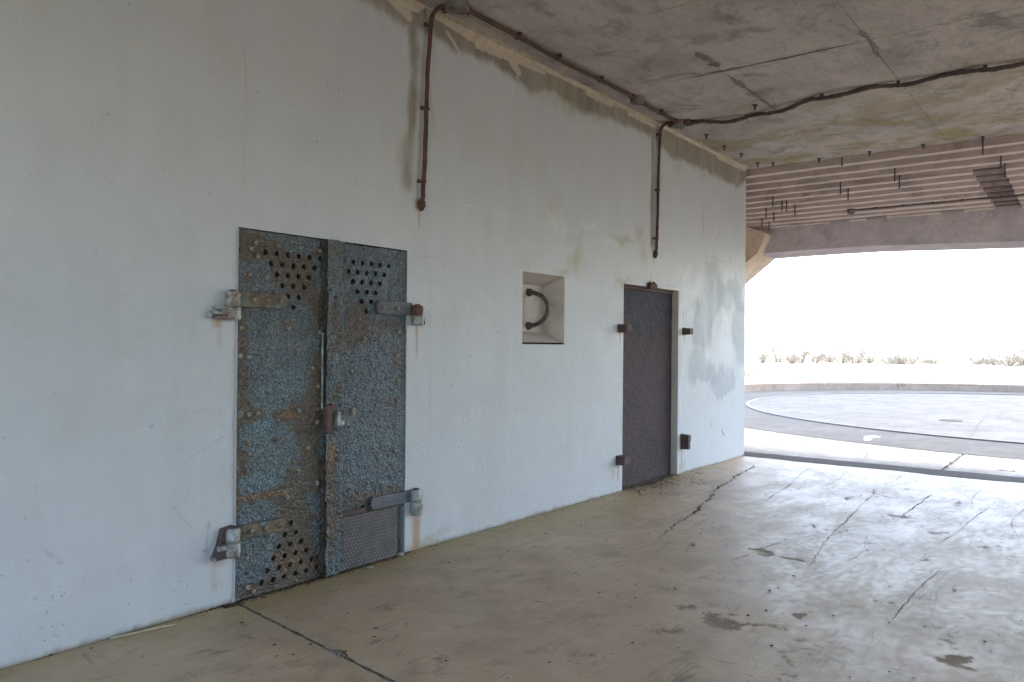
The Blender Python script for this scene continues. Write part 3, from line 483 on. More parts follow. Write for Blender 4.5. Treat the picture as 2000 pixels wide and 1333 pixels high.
# crumbly lip and grit along the joint
b = MB()
for k in range(420):
    y = -random.random() * 4.0; x = JX(y) + random.gauss(0, 0.011); r = random.uniform(0.002, 0.007) * (1.6 if abs(y + 1.05) < 0.12 else 1)
    b.add([(x + r * random.uniform(.6, 1.3) * math.cos(t), y + r * random.uniform(.6, 1.3) * math.sin(t), random.uniform(-0.012, 0.001)) for t in (0.3, 1.6, 2.9, 4.4)] + [(x, y, r * 0.9 - 0.003)], [(0, 1, 4), (1, 2, 4), (2, 3, 4), (3, 0, 4)])
tag(b.build('joint_grit', M['stone'], floor), kind='stuff')
CR = [([(10.06, -0.42), (9.6, -0.52), (9.0, -0.58), (8.5, -0.68), (8.05, -0.735), (7.6, -0.87), (7.18, -0.95), (6.7, -1.07), (6.21, -1.14), (5.55, -1.29)], 0.045), ([(10.7, -0.22), (10.4, -0.34), (10.06, -0.42)], 0.02), ([(10.44, -1.06), (9.7, -1.12), (8.72, -1.28), (8.1, -1.33), (7.57, -1.41)], 0.020), ([(8.86, -2.14), (8.3, -2.16), (7.26, -2.25), (6.5, -2.31), (5.59, -2.44)], 0.028), ([(9.2, -2.05), (8.86, -2.14), (8.75, -2.35)], 0.05), ([(8.885, -3.18), (8.2, -3.12), (7.47, -3.09), (6.97, -3.02)], 0.016), ([(9.26, -2.61), (8.5, -2.60), (7.81, -2.59)], 0.030), ([(6.18, -3.17), (5.5, -3.13), (4.79, -3.13)], 0.018), ([(7.24, -1.28), (7.8, -1.49), (8.3, -1.68)], 0.009), ([(6.30, -2.07), (5.9, -2.0), (5.43, -1.95)], 0.022), ([(6.2, -1.4), (6.6, -1.62), (6.9, -1.66)], 0.008), ([(10.2, -3.0), (9.3, -2.98), (8.6, -3.05)], 0.014), ([(5.2, -2.9), (5.0, -3.25), (4.8, -3.35)], 0.010), ([(10.6, -2.1), (9.9, -2.12), (9.3, -2.05)], 0.014), ([(9.8, -3.3), (9.1, -3.45), (8.3, -3.40), (7.6, -3.5)], 0.012), ([(7.0, -2.5), (6.3, -2.62), (5.9, -2.6)], 0.010), ([(10.3, -1.5), (9.4, -1.6), (8.9, -1.58)], 0.010)]
for k, (p, wd) in enumerate(CR): ribbon('crack', p, wd * (0.62 if k == 0 else 0.42), M['crack'] if k in (0, 2) else M['scuffd'], floor, 'floor', 0.0022, 80 + k, 22)

# ------------------------------------------------------------------ ceiling of formwork panels, roof over it
ceil = tag(link('ceiling', None, None, (5, -4, CZ)), kind='structure')
XJ = [-4.0, -2.26, -0.74, 0.78, 2.30, 3.83, 5.35, 6.86, 8.42, 9.93, 10.93]; YJ = [0.0, -1.26, -2.50, -3.74, -4.98, -6.2, -8.0]
for i in range(len(XJ) - 1):
    for j in range(len(YJ) - 1):
        g = 0.0012; x0, x1, y1, y0 = XJ[i], XJ[i + 1], YJ[j], YJ[j + 1]
        if x1 <= 8.42 and (i % 3) == 2: pass
        dz = random.uniform(0.0, 0.003)
        b = MB().box(x0 + g, x1 - g, y0 + g, y1 - (g if j else -0.02), CZ - dz, CZ + 0.07, bev=0.0025); b.build('formwork_panel', M['ceiling'], ceil)
b = MB().box(BACK_X, 10.92, ROOM_Y, 3.0, CZ + 0.009, 5.0); b.build('roof_slab', M['ceilgap'], ceil)
for k, (p, wd) in enumerate([([(6.855, -0.9), (6.85, -1.25), (6.86, -1.7), (6.86, -2.45)], 0.05), ([(6.3, -1.262), (6.5, -1.27), (6.72, -1.27)], 0.11), ([(7.0, -1.258), (7.6, -1.26), (8.5, -1.255)], 0.045), ([(6.6, -2.50), (6.9, -2.52), (7.3, -2.49)], 0.05), ([(5.35, -0.4), (5.35, -1.0), (5.35, -2.2)], 0.012)]):
    ribbon('joint_stain', p, wd * 1.2, M['ceilgap'] if k < 4 else M['cream'], ceil, 'ceil', 0.0062, 130 + k, 16, 0.06)
for k, (p, wd) in enumerate([([(6.86, -0.7), (6.858, -1.6), (6.86, -2.6)], 0.006), ([(6.3, -1.258), (7.4, -1.26), (9.2, -1.262)], 0.005), ([(6.2, -2.50), (7.6, -2.50), (9.6, -2.498)], 0.003)]): ribbon('joint_line', p, wd, M['ceilline'], ceil, 'ceil', 0.0085, 150 + k, 24, 0.5)
# unseen casemate shell; right wall cut short and beams added to shape light
sh = tag(link('wall_right', None, None, (2.5, ROOM_Y, 0)), kind='structure')
MB().box(0.3, 8.0, ROOM_Y - 0.6, ROOM_Y, -0.05, 5.0).build('wall_panel', M['grey_wall'], sh)  # unseen; cut short to admit side light, toned dark to limit bounce
MB().box(BACK_X, 0.298, ROOM_Y - 0.6, ROOM_Y, 3.75, 5.0).build('light_trim_beam', M['grey_wall'], sh)  # added over the unseen side opening to trim high light
MB().box(BACK_X - 0.4, BACK_X - 0.002, ROOM_Y - 0.6, 0.0, 3.5, 5.0).build('light_trim_beam', M['grey_wall'], sh)  # added across the unseen rear opening to dim the upper wall
sh = tag(link('wall_side', None, None, (12, 1.5, 0)), kind='structure')
MB().box(WX + 0.002, 13.34, 1.12, 3.0, -0.05, 5.0).build('wall_panel', M['corbel'], sh)

# ------------------------------------------------------------------ stepped canopy with lintel and corbel
can = thing('stepped_canopy', (12, -3, 3), 'stepped concrete soffit ending in a deep lintel over the open casemate mouth', 'canopy')
NOTCH = {i: [] for i in range(11)}
NY = {3: (-2.69, -3.03), 4: (-2.712, -3.05), 5: (-2.736, -3.071), 6: (-2.765, -3.092), 7: (-2.79, -3.102), 8: (-2.817, -3.125), 9: (-2.83, -3.136), 10: (-2.844, -3.147)}
for i, q in NY.items(): NOTCH[i].append(q)
NOTCH[10] += [(-0.68, -0.96), (-1.205, -1.485), (-2.19, -2.48)]
M['soffit'] = m_concrete('bounce_lit_soffit_concrete', (0.56, 0.50, 0.45), (0.66, 0.60, 0.54), dark=(0.42, 0.36, 0.31), bd=0.002)  # paler than the risers: ground bounce painted into the undersides
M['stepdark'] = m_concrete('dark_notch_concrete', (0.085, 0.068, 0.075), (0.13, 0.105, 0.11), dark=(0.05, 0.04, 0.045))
YL, YR = 1.12, ROOM_Y
def two_tone(o, mat):      # gives the downward faces a second material
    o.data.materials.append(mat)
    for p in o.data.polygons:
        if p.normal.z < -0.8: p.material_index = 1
for i, (x, zt, zb) in enumerate(STEPS):
    x1 = STEPS[i + 1][0] if i < 10 else BEAM_X
    segs = []; cur = YL if i < 8 else 1.1
    for (a, c) in sorted(NOTCH[i], reverse=True):
        segs.append((cur, a, 0)); segs.append((a, c, 1)); cur = c
    segs.append((cur, YR, 0))
    root = None; b = MB()
    for (ya, yb, nt_) in segs:
        n = max(1, int(abs(yb - ya) / 0.09)); ys = np.linspace(ya, yb, n + 1)
        if nt_:
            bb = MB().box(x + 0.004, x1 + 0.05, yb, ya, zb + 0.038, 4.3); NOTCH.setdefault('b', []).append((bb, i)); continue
        V = []
        for y in ys:
            jx = 0.004 * (float(fbm(y * 3.3, i * 5.0, 140 + i)) - 0.5) * 2; jz = 0.004 * (float(fbm(y * 4.1, i * 3.0, 160 + i)) - 0.5) * 2
            V += [(x + jx * 0.2, y, 4.3), (x + jx, y, zb + 0.006), (x + 0.005 + jx, y, zb + jz), (x1 + 0.02, y, zb + jz), (x1 + 0.02, y, 4.3)]
        b.add(V, [(k * 5 + a, k * 5 + a + 1, (k + 1) * 5 + a + 1, (k + 1) * 5 + a) for k in range(n) for a in range(4)] + [tuple(range(5)), tuple(n * 5 + a for a in reversed(range(5)))])
    root = b.build('step', M['step'], can)
    for (bb, ii) in NOTCH.get('b', []):
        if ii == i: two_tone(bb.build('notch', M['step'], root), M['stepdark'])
    two_tone(root, M['soffit'])
b = MB(); ys = np.linspace(0.62, YR, 80); V = []
for y in ys:
    zb = float(np.interp(-y, [-0.6, 0.3, 1.25, 3.16, 8], [3.03, 3.045, 3.045, 2.975, 2.9])) + 0.004 * (float(fbm(y * 3, 1, 180)) - 0.5)
    V += [(BEAM_X, y, 4.4), (BEAM_X - 0.002, y, 3.392), (BEAM_X, y, zb + 0.012), (BEAM_X + 0.012, y, zb), (BEAM_X1 - 0.02, y, zb), (BEAM_X1, y, zb + 0.02), (BEAM_X1, y, 5.2), (BEAM_X, y, 5.2)]
b.add(V, [(k * 8 + a, k * 8 + (a + 1) % 8, (k + 1) * 8 + (a + 1) % 8, (k + 1) * 8 + a) for k in range(79) for a in range(8)] + [tuple(range(8)), tuple(79 * 8 + a for a in reversed(range(8)))])
b.build('lintel', M['lintel'], can)
MB().box(10.925, BEAM_X, YR, 3.0, 4.301, 5.2).build('canopy_roof', M['grey_wall'], can)
b = MB().prism([(0.25, 3.335), (0.25, 3.29), (0.37, 3.02), (1.13, 2.46), (1.13, 3.60), (0.56, 3.46)], 0, 12.25, BEAM_X - 0.003); tag(b.build('corbel', M['corbel'], can), 'tan chamfered corner corbel beside the lintel')
b = MB().prism([(0.44, 3.046), (0.66, 3.4), (1.13, 3.4), (1.13, 2.49)], 0, BEAM_X - 0.002, BEAM_X1 - 0.03); b.build('corbel', M['corbel'], can)

# ------------------------------------------------------------------ steel double door
door = thing('steel_double_door', (3.39, 0, 0), 'battered double steel door with flaking blue paint and punched vent holes', 'door')
HOLES_L = [(2.878 + 0.0417 * r + 0.0830 * c, 2.083 - 0.0655 * r) for r in range(6) for c in range(6 - r)] + [(3.083 - 0.0417 * r + 0.0835 * c, 0.397 - 0.0655 * r) for r in range(6) for c in range(r + 1)]
HOLES_R = [(3.500 + 0.0405 * r + 0.0815 * c, 2.086 - 0.0660 * r) for r in range(6) for c in range(6 - r)] + [(3.690, 0.398)]
HR = 0.0172
RIV_L = [(2.813, 2.133), (2.779, 2.094), (2.824, 2.052), (2.974, 2.132), (3.137, 2.139), (3.29, 2.133), (2.774, 1.94), (2.893, 1.929), (3.296, 1.945), (2.717, 1.617), (2.772, 1.616), (3.053, 1.629), (3.297, 1.602), (2.71, 1.451), (2.772, 1.441), (3.128, 1.487), (3.244, 1.368), (3.207, 1.336), (2.774, 1.273), (2.716, 1.105), (2.774, 1.101), (2.835, 1.107), (2.983, 1.105), (3.136, 1.101), (3.285, 1.10), (3.287, 1.015), (2.984, 1.052), (2.772, 0.927), (2.786, 0.863), (3.214, 0.859), (2.98, 0.942), (2.77, 0.758), (3.134, 0.713), (3.096, 0.784), (3.053, 0.56), (3.038, 0.599), (2.773, 0.237), (2.779, 0.065), (2.82, 0.028), (2.977, 0.025), (3.13, 0.024), (3.297, 0.415), (2.72, 0.66), (2.715, 1.78), (3.29, 1.25), (3.29, 0.62)]
RIV_R = [(3.729, 1.639), (4.018, 1.621), (4.005, 1.442), (3.685, 1.561), (3.576, 1.341), (3.852, 1.356), (4.011, 1.27), (3.821, 1.211), (3.808, 1.101), (3.949, 1.11), (4.01, 1.114), (3.994, 0.931), (3.935, 0.932), (3.988, 0.759), (3.918, 0.64), (3.728, 0.562), (4.03, 2.12)]
def leaf(name, x0, x1, z0, z1, holes, rivs, mat, mask, side, yf=0.004, st=0.005, seed=200, crust=0.008, thick=0.045, rag=0.004, extra=None):
    nx = int(round((x1 - x0) / st)) + 1; nz = int(round((z1 - z0) / st)) + 1
    X, Z, Q = grid(np.linspace(x0, x1, nx), np.linspace(z0, z1, nz)); N = len(X); ii = np.arange(N) // nz; jj = np.arange(N) % nz
    rx = rag * (fbm(Z * 25, 0 * Z, seed + 1) - 0.5) * 2; rz = rag * 1.5 * (fbm(X * 25, 0 * X, seed + 2) - 0.5) * 2
    X0_, Z0_ = X.copy(), Z.copy()
    X = X + np.where((ii == 0) | (ii == nx - 1), rx, 0); Z = Z + np.where((jj == nz - 1) | ((jj == 0) & (z0 > 0.05)), rz, 0)
    h = crust * 1.5 * (fbm(X0_ * 42, Z0_ * 42, seed, 3) - 0.4) + crust * 0.9 * (fbm(X0_ * 9, Z0_ * 9, seed + 7, 3) - 0.5)
    rim = np.zeros(N); dead = np.zeros(len(Q), bool); qx = X[Q].mean(1); qz = Z[Q].mean(1)
    for (hx, hz) in holes:
        dx = X - hx; dz = Z - hz; d = np.hypot(dx, dz) + 1e-9; nearv = np.abs(d - HR) < st * 0.62
        X = np.where(nearv, hx + dx / d * HR, X); Z = np.where(nearv, hz + dz / d * HR, Z)
        rim = np.maximum(rim, np.exp(-((d - HR - 0.004) / 0.004) ** 2)); dead |= np.hypot(qx - hx, qz - hz) < HR - st * 0.15
    h = h + 0.0035 * rim
    for (a, c) in rivs: h = h + 0.002 * np.exp(-((X - a) ** 2 + (Z - c) ** 2) / 0.022 ** 2)
    ru, og, te = mask(X0_, Z0_, h); 
    for (a, c) in rivs: ru = np.maximum(ru, 0.80 * np.exp(-((X - a) ** 2 + (Z - c) ** 2) / 0.026 ** 2))
    h = h + 0.0025 * (sstep(0.55, 0.40, ru + 0.5 * (fbm(X0_ * 16, Z0_ * 16, seed + 9) - 0.5)))
    if extra is not None: dead |= extra(qx, qz)
    V = np.stack([X, yf - h, Z], -1)
    edge = np.concatenate([np.arange(nz), (nx - 1) * nz + np.arange(nz)[::-1]]); loop = list(np.arange(nx) * nz) + list((nx - 1) * nz + np.arange(1, nz)) + list((np.arange(nx - 1)[::-1]) * nz + nz - 1) + list(np.arange(1, nz - 1)[::-1])
    loop = np.array(loop); Vb = V[loop].copy(); Vb[:, 1] = yf + thick; nb = len(loop); k = np.arange(nb); k2 = (k + 1) % nb
    QQ = [Q[~dead], np.stack([loop[k], N + k, N + k2, loop[k2]], -1)[:, ::-1]]; VV = [V, Vb]; off = N + nb
    for (hx, hz) in holes:
        s = 16; th = 2 * np.pi * np.arange(s) / s
        r0 = np.stack([hx + HR * np.cos(th), np.full(s, yf - 0.004), hz + HR * np.sin(th)], -1); r1 = r0.copy(); r1[:, 1] = yf + 0.03
        VV += [r0, r1]; a = np.arange(s); a2 = (a + 1) % s; QQ.append(np.stack([off + a, off + a2, off + s + a2, off + s + a], -1)); off += 2 * s
    V = np.concatenate(VV); Q = np.concatenate(QQ)
    A = np.zeros((len(V), 4)); A[:N, 0] = ru; A[:N, 1] = og; A[:N, 2] = te; A[N:, 0] = 0.9; A[N:, 1] = 0.3
    org = ((x0 + x1) / 2, 0, 0); me = mesh_np(name, V, Q, mat, {'mask_a': A}, True, org); return link(name, me, door if side else side2, org)
def mask_left(X, Z, h):
    f = fbm(X * 4.5, Z * 4.5, 301, 5, 0.6); ru = 0.36 + 0.95 * (f - 0.5)
    for (x, z, sx, sz, s) in [(2.72, 1.45, 0.07, 0.32, 0.42), (2.74, 1.10, 0.10, 0.05, 0.5), (3.06, 1.09, 0.30, 0.045, 0.34), (3.07, 1.98, 0.24, 0.16, 0.42), (2.80, 2.08, 0.09, 0.09, 0.36), (3.27, 1.35, 0.07, 0.35, 0.34), (3.12, 0.18, 0.20, 0.20, 0.48), (2.95, 0.05, 0.3, 0.05, 0.35), (2.86, 0.60, 0.22, 0.03, 0.40), (3.05, 0.58, 0.04, 0.10, 0.38), (3.12, 0.42, 0.08, 0.10, 0.35), (2.75, 0.78, 0.05, 0.08, 0.25), (3.24, 0.95, 0.08, 0.35, 0.30), (2.96, 0.92, 0.05, 0.05, 0.42), (2.70, 0.85, 0.02, 0.8, 0.30), (3.05, 1.62, 0.10, 0.05, 0.25), (3.17, 0.62, 0.06, 0.05, 0.3)]: ru = ru + s * gauss(X, Z, x, z, sx, sz)
    for (x, z, sx, sz, s) in [(2.98, 1.30, 0.16, 0.22, 0.20), (2.86, 0.98, 0.10, 0.08, 0.30), (3.00, 0.86, 0.12, 0.09, 0.28), (2.85, 0.68, 0.14, 0.05, 0.32), (2.82, 0.22, 0.11, 0.14, 0.36), (2.80, 0.46, 0.12, 0.06, 0.2), (2.95, 2.19, 0.4, 0.03, 0.15), (2.90, 1.55, 0.12, 0.12, 0.12)]: ru = ru - s * gauss(X, Z, x, z, sx, sz)
    og = 0.10 + 0.35 * (fbm(X * 12, Z * 12, 311) - 0.5)
    for (x, z, sx, sz, s) in [(2.88, 0.60, 0.20, 0.018, 0.55), (3.12, 0.18, 0.20, 0.18, 0.34), (3.05, 0.56, 0.02, 0.10, 0.4), (3.06, 1.07, 0.10, 0.04, 0.42), (2.77, 0.41, 0.06, 0.05, 0.3), (3.02, 1.66, 0.012, 0.06, 0.35)]: og = og + s * gauss(X, Z, x, z, sx, sz)
    te = 0.05 + 0 * X
    for (x, z, sx, sz, s) in [(2.88, 0.96, 0.2, 0.13, 0.75), (2.98, 1.25, 0.13, 0.15, 0.5), (2.85, 0.70, 0.2, 0.08, 0.7), (3.12, 1.33, 0.06, 0.06, 0.4), (3.15, 1.08, 0.2, 0.06, 0.4), (2.82, 0.50, 0.14, 0.06, 0.3)]: te = te + s * gauss(X, Z, x, z, sx, sz)
    return ru, og, np.clip(te, 0, 1)
def mask_right(X, Z, h):
    ru = 0.34 + 0.95 * (fbm(X * 4.2, Z * 4.2, 321, 5, 0.6) - 0.5)
    for (x, z, sx, sz, s) in [(3.6, 1.62, 0.15, 0.2, 0.22), (3.95, 1.11, 0.10, 0.05, 0.3), (3.6, 0.38, 0.2, 0.06, 0.5), (4.0, 0.40, 0.10, 0.08, 0.5), (3.86, 0.45, 0.2, 0.05, 0.3)]: ru = ru + s * gauss(X, Z, x, z, sx, sz)
    og = 0.12 + 0.3 * (fbm(X * 12, Z * 12, 331) - 0.5) + 0.55 * gauss(X, Z, 3.95, 0.38, 0.22, 0.05); te = 0.18 * gauss(X, Z, 3.8, 1.98, 0.2, 0.12) + 0.1 * gauss(X, Z, 3.75, 0.9, 0.3, 0.3)
    return ru, og, np.clip(te, 0, 1)
side2 = None
LL = leaf('door_leaf', 2.692, 3.336, 0.004, 2.208, HOLES_L, RIV_L, M['doorL'], mask_left, True, seed=200)
LR = leaf('door_leaf', 3.345, 4.086, 0.345, 2.206, HOLES_R, RIV_R, M['doorR'], mask_right, True, seed=230, yf=0.010)
tag(LL, 'left leaf with blue paint flaking off brown rust'); tag(LR, 'slate blue right leaf patched with tread plate at its foot')
# cover strip over the meeting edge
def mask_strip(X, Z, h):
    ru = 0.36 + 0.7 * (fbm(X * 8, Z * 5, 341) - 0.5) + 0.4 * gauss(X, Z, 3.38, 0.8, 0.05, 0.14) + 0.4 * gauss(X, Z, 3.37, 0.4, 0.06, 0.3) + 0.3 * gauss(X, Z, 3.40, 1.72, 0.05, 0.12)
    return ru, 0.2 + 0.4 * gauss(X, Z, 3.38, 0.8, 0.05, 0.12), 0.35 * gauss(X, Z, 3.42, 1.3, 0.06, 0.3) + 0.3 * gauss(X, Z, 3.44, 0.85, 0.05, 0.2)
ST = leaf('cover_strip', 3.325, 3.472, 0.03, 2.212, [], [(3.389, 0.533), (3.398, 0.841)], M['doorL'], mask_strip, True, yf=-0.036, seed=260, thick=0.03, rag=0.006, crust=0.011)
ST2 = leaf('lower_cover_strip', 3.325, 3.445, 0.012, 0.50, [], [], M['doorL'], mask_strip, True, yf=-0.046, seed=280, thick=0.02, rag=0.010, crust=0.011)
MB().tube([(3.312, -0.012, z) for z in np.arange(1.10, 1.62, 0.02)], 0.008, 8, 0.1).build('bead', M['knuckle'], door, smooth=True)
# rotten lower right remnant behind the tread plate and jagged leaf foot
b = MB(); V = []; zz = np.linspace(0.012, 0.40, 28)
for z in zz:
    r = 4.075 - 0.05 * float(fbm(z * 9, 2, 351)) - 0.05 * (1 - z / 0.4); V += [(3.93, 0.02, z), (r, 0.012, z), (r, 0.05, z)]
b.add(V, [(i * 3 + a, i * 3 + a + 1, (i + 1) * 3 + a + 1, (i + 1) * 3 + a) for i in range(27) for a in range(2)]); b.build('rotten_edge', M['rust'], door)
MB().box(3.36, 3.97, 0.045, 0.06, 0.0, 0.37).build('backing_plate', M['rustdark'], door)
b = MB(); b.box(3.462, 3.996, -0.022, -0.012, 0.006, 0.362, 0.003); tp = b.build('tread_plate', M['plate'], door); tag(tp, 'diamond tread plate patch')
b = MB()
for r in range(15):
    for c in range(19):
        x = 3.478 + 0.0275 * c + (0.01375 if r % 2 else 0); z = 0.022 + 0.0237 * r
        if x > 3.985: continue
        th = math.radians(-38); u = Vector((math.cos(th), 0, math.sin(th))) * 0.0105; v = Vector((-math.sin(th), 0, math.cos(th))) * 0.0034; p = Vector((x, -0.0222, z)); q = Vector((0, -0.0028, 0))
        b.add([p - u, p - v, p + u, p + v, p + q - u * 0.4, p + q + u * 0.4], [(0, 1, 4), (1, 5, 4), (1, 2, 5), (2, 3, 5), (3, 4, 5), (3, 0, 4)])
tag(b.build('tread_pattern', M['lug'], tp), kind='stuff')
MB().box(3.465, 3.70, -0.006, 0.002, 0.362, 0.40, 0.002).build('lap_strip', M['rustdark'], door)
# rivets: two shared shapes
def rivet_mesh(kind):
    bm = bmesh.new()
    if kind == 0:
        prof = [(0.0165, 0), (0.0160, 0.004), (0.0125, 0.0085), (0.006, 0.011)]; seg = 9
    else: prof = [(0.019, 0), (0.019, 0.003), (0.012, 0.004), (0.011, 0.014), (0.005, 0.016)]; seg = 6
    rings = []
    for (r, y) in prof: rings.append([bm.verts.new((r * math.cos(2 * math.pi * k / seg), -y, r * math.sin(2 * math.pi * k / seg))) for k in range(seg)])
    for a, c in zip(rings[:-1], rings[1:]):
        for k in range(seg): bm.faces.new((a[k], a[(k + 1) % seg], c[(k + 1) % seg], c[k]))
    bm.faces.new(rings[-1]); bmesh.ops.recalc_face_normals(bm, faces=bm.faces[:])
    me = bpy.data.meshes.new('rivet'); bm.to_mesh(me); bm.free(); me.materials.append(M['rivet']); return me
RM = [rivet_mesh(0), rivet_mesh(1)]
def rivet(x, z, y, parent):
    s = random.uniform(0.75, 1.15); link('rivet', RM[0 if random.random() < 0.72 else 1], parent, (x, y, z), (random.uniform(-.12, .12), random.uniform(0, 6), random.uniform(-.12, .12)), (s, s, s))
for (x, z) in RIV_L: rivet(x, z, 0.002, LL)
for (x, z) in RIV_R: rivet(x, z, 0.008, LR)
for (x, z) in [(3.389, 0.533), (3.398, 0.841)]: rivet(x, z, -0.026, ST)
# strap hinges
def strap(x0, x1, z, hh, y, mat, end, tilt=0.0, par=door):
    bm = bmesh.new(); n = 9; pts = []
    if end > 0: pts = [(x0, z - hh), (x1 - hh * 0.75, z - hh)] + [(x1 - hh * 0.75 + hh * 0.75 * math.cos(t), z + hh * math.sin(t)) for t in np.linspace(-1.35, 1.35, n)] + [(x1 - hh * 0.75, z + hh), (x0, z + hh)]
    else: pts = [(x1, z + hh), (x0 + hh * 0.5, z + hh)] + [(x0 + hh * 0.5 - hh * 0.5 * math.cos(t), z + hh * math.sin(t)) for t in np.linspace(1.3, -1.3, n)] + [(x0 + hh * 0.5, z - hh), (x1, z - hh)]
    b = MB().prism([(px, pz + tilt * (px - x0)) for (px, pz) in pts], 1, y, y - 0.022); me = b
    o = b.build('hinge_strap', mat, par)
    md = o.modifiers.new('bevel', 'BEVEL'); md.width = 0.005; md.segments = 2; return o
s_ = strap(2.66, 3.032, 1.787, 0.045, -0.002, M['strapL'], 1, par=LL)
for x in (2.785, 2.88, 2.975): link('rivet', RM[0], LL, (x, -0.026, 1.789))
s_ = strap(2.66, 3.036, 0.405, 0.040, -0.002, M['strapL'], 1, par=LL)
for x in (2.78, 2.88, 2.985): link('rivet', RM[0], LL, (x, -0.026, 0.405))
strap(3.785, 4.13, 1.787, 0.047, 0.004, M['strapR'], -1, par=LR); strap(3.745, 4.13, 0.413, 0.043, 0.004, M['strapR'], -1, par=LR)
link('rivet', RM[0], LR, (3.84, -0.020, 1.787)); link('rivet', RM[0], LR, (3.98, -0.020, 1.787))
def knuckle(x, z0, z1, r, mat, y=-0.035, lean=0.0, name='hinge_knuckle', seed=1):
    n = 9; zz = np.linspace(z0, z1, n); P = [(x + lean * (z1 - z), y, z) for z in zz]; rr = [r * 0.88] + [r] * (n - 2) + [r * 0.88]; P[0] = (P[0][0], y, z0); 
    return MB().tube(P, rr, 18, 0.05, seed).build(name, mat, door, smooth=True)
knuckle(2.635, 1.748, 1.828, 0.043, M['knuckle'], seed=1); knuckle(2.637, 1.662, 1.744, 0.046, M['knuckle'], seed=2)
b = MB()   # three-fingered wall bracket of the upper left hinge
for k, (za, zb) in enumerate([(1.722, 1.738), (1.690, 1.708), (1.664, 1.680)]): b.box(2.525 - 0.018 * (k == 1), 2.66, -0.055, 0.004, za, zb, 0.004, 0.002)
b.box(2.56, 2.63, -0.045, 0.002, 1.664, 1.74, 0.004, 0.002); b.build('hinge_bracket', M['knuckle'], door)
MB().box(2.482, 2.522, -0.018, 0.006, 1.672, 1.704, 0.008, 0.004).build('bracket_stub', M['wall'], door)
b = MB(); b.prism([(2.585, 0.452), (2.660, 0.462), (2.665, 0.372), (2.565, 0.372)], 1, -0.040, 0.003); b.build('hinge_wing', M['rustdark'], door)
knuckle(2.642, 0.372, 0.452, 0.042, M['knuckle'], y=-0.050, seed=3); knuckle(2.640, 0.285, 0.366, 0.047, M['knuckle'], y=-0.045, seed=4)
b = MB(); b.prism([(2.565, 0.372), (2.655, 0.372), (2.66, 0.288), (2.53, 0.285)], 1, -0.06, 0.003); b.build('hinge_bracket', M['rustdark'], door)
b = MB(); b.box(2.545, 2.65, -0.068, -0.04, 0.335, 0.362, 0.004, 0.002); b.box(2.528, 2.60, -0.055, 0.0, 0.278, 0.30, 0.004, 0.004); b.build('bracket_lug', M['knuckle'], door)
knuckle(4.165, 1.745, 1.815, 0.042, M['rust'], seed=5); knuckle(4.170, 1.668, 1.741, 0.046, M['knuckle'], seed=6)
MB().box(4.18, 4.262, -0.02, 0.004, 1.672, 1.722, 0.008, 0.005).build('hinge_bracket', M['rust'], door)
knuckle(4.165, 0.372, 0.458, 0.044, M['knuckle'], seed=7); knuckle(4.172, 0.272, 0.368, 0.047, M['knuckle'], seed=8)
MB().box(4.18, 4.252, -0.02, 0.004, 0.285, 0.42, 0.008, 0.005).build('hinge_bracket', M['rust'], door)
for (x, y, z) in [(2.635, -0.035, 1.828), (2.642, -0.050, 0.452), (4.165, -0.035, 1.815), (4.165, -0.035, 0.458)]:
    MB().tube([(x, y, z - 0.004), (x, y, z + 0.006), (x, y, z + 0.011)], [0.024, 0.024, 0.014], 12, 0.08, 4).build('hinge_pin', M['rustdark'], door, smooth=True)
    MB().tube([(x, y, z - 0.086), (x, y, z - 0.078)], [0.049, 0.049], 16, 0.03, 5).build('washer', M['rivet'], door)
# latch
b = MB(); b.box(3.315, 3.352, -0.062, -0.025, 0.945, 1.125, 0.006, 0.002); b.box(3.350, 3.395, -0.062, -0.03, 1.085, 1.135, 0.006, 0.002); b.box(3.350, 3.385, -0.058, -0.03, 0.940, 0.968, 0.006, 0.002); b.build('latch_bar', M['rustdark'], door)
b = MB(); b.box(3.392, 3.56, -0.040, -0.012, 0.975, 1.085, 0.006, 0.002); lk = b.build('hasp_plate', M['strapR'], door)
for (x0, x1, z0, z1) in [(3.40, 3.43, 0.985, 1.08), (3.425, 3.46, 0.985, 1.02), (3.535, 3.56, 1.05, 1.10), (3.48, 3.51, 0.98, 1.0)]: MB().box(x0, x1, -0.062, -0.036, z0, z1, 0.007, 0.002).build('hasp_lug', M['knuckle'] if x0 < 3.5 else M['rivet'], lk)
# pale frame edge strips and chipped cement at the jamb
b = MB(); V = []
for z in np.linspace(0.0, 2.20, 100):
    wv = 0.010 + 0.012 * float(fbm(z * 7, 3, 361)); V += [(2.690 - wv, -0.0035, z), (2.690 - wv * 0.3, -0.008, z), (2.6915, -0.002, z)]
b.add(V, [(i * 3 + a, i * 3 + a + 1, (i + 1) * 3 + a + 1, (i + 1) * 3 + a) for i in range(99) for a in range(2)]); b.build('jamb_lip', M['wall'], wall)

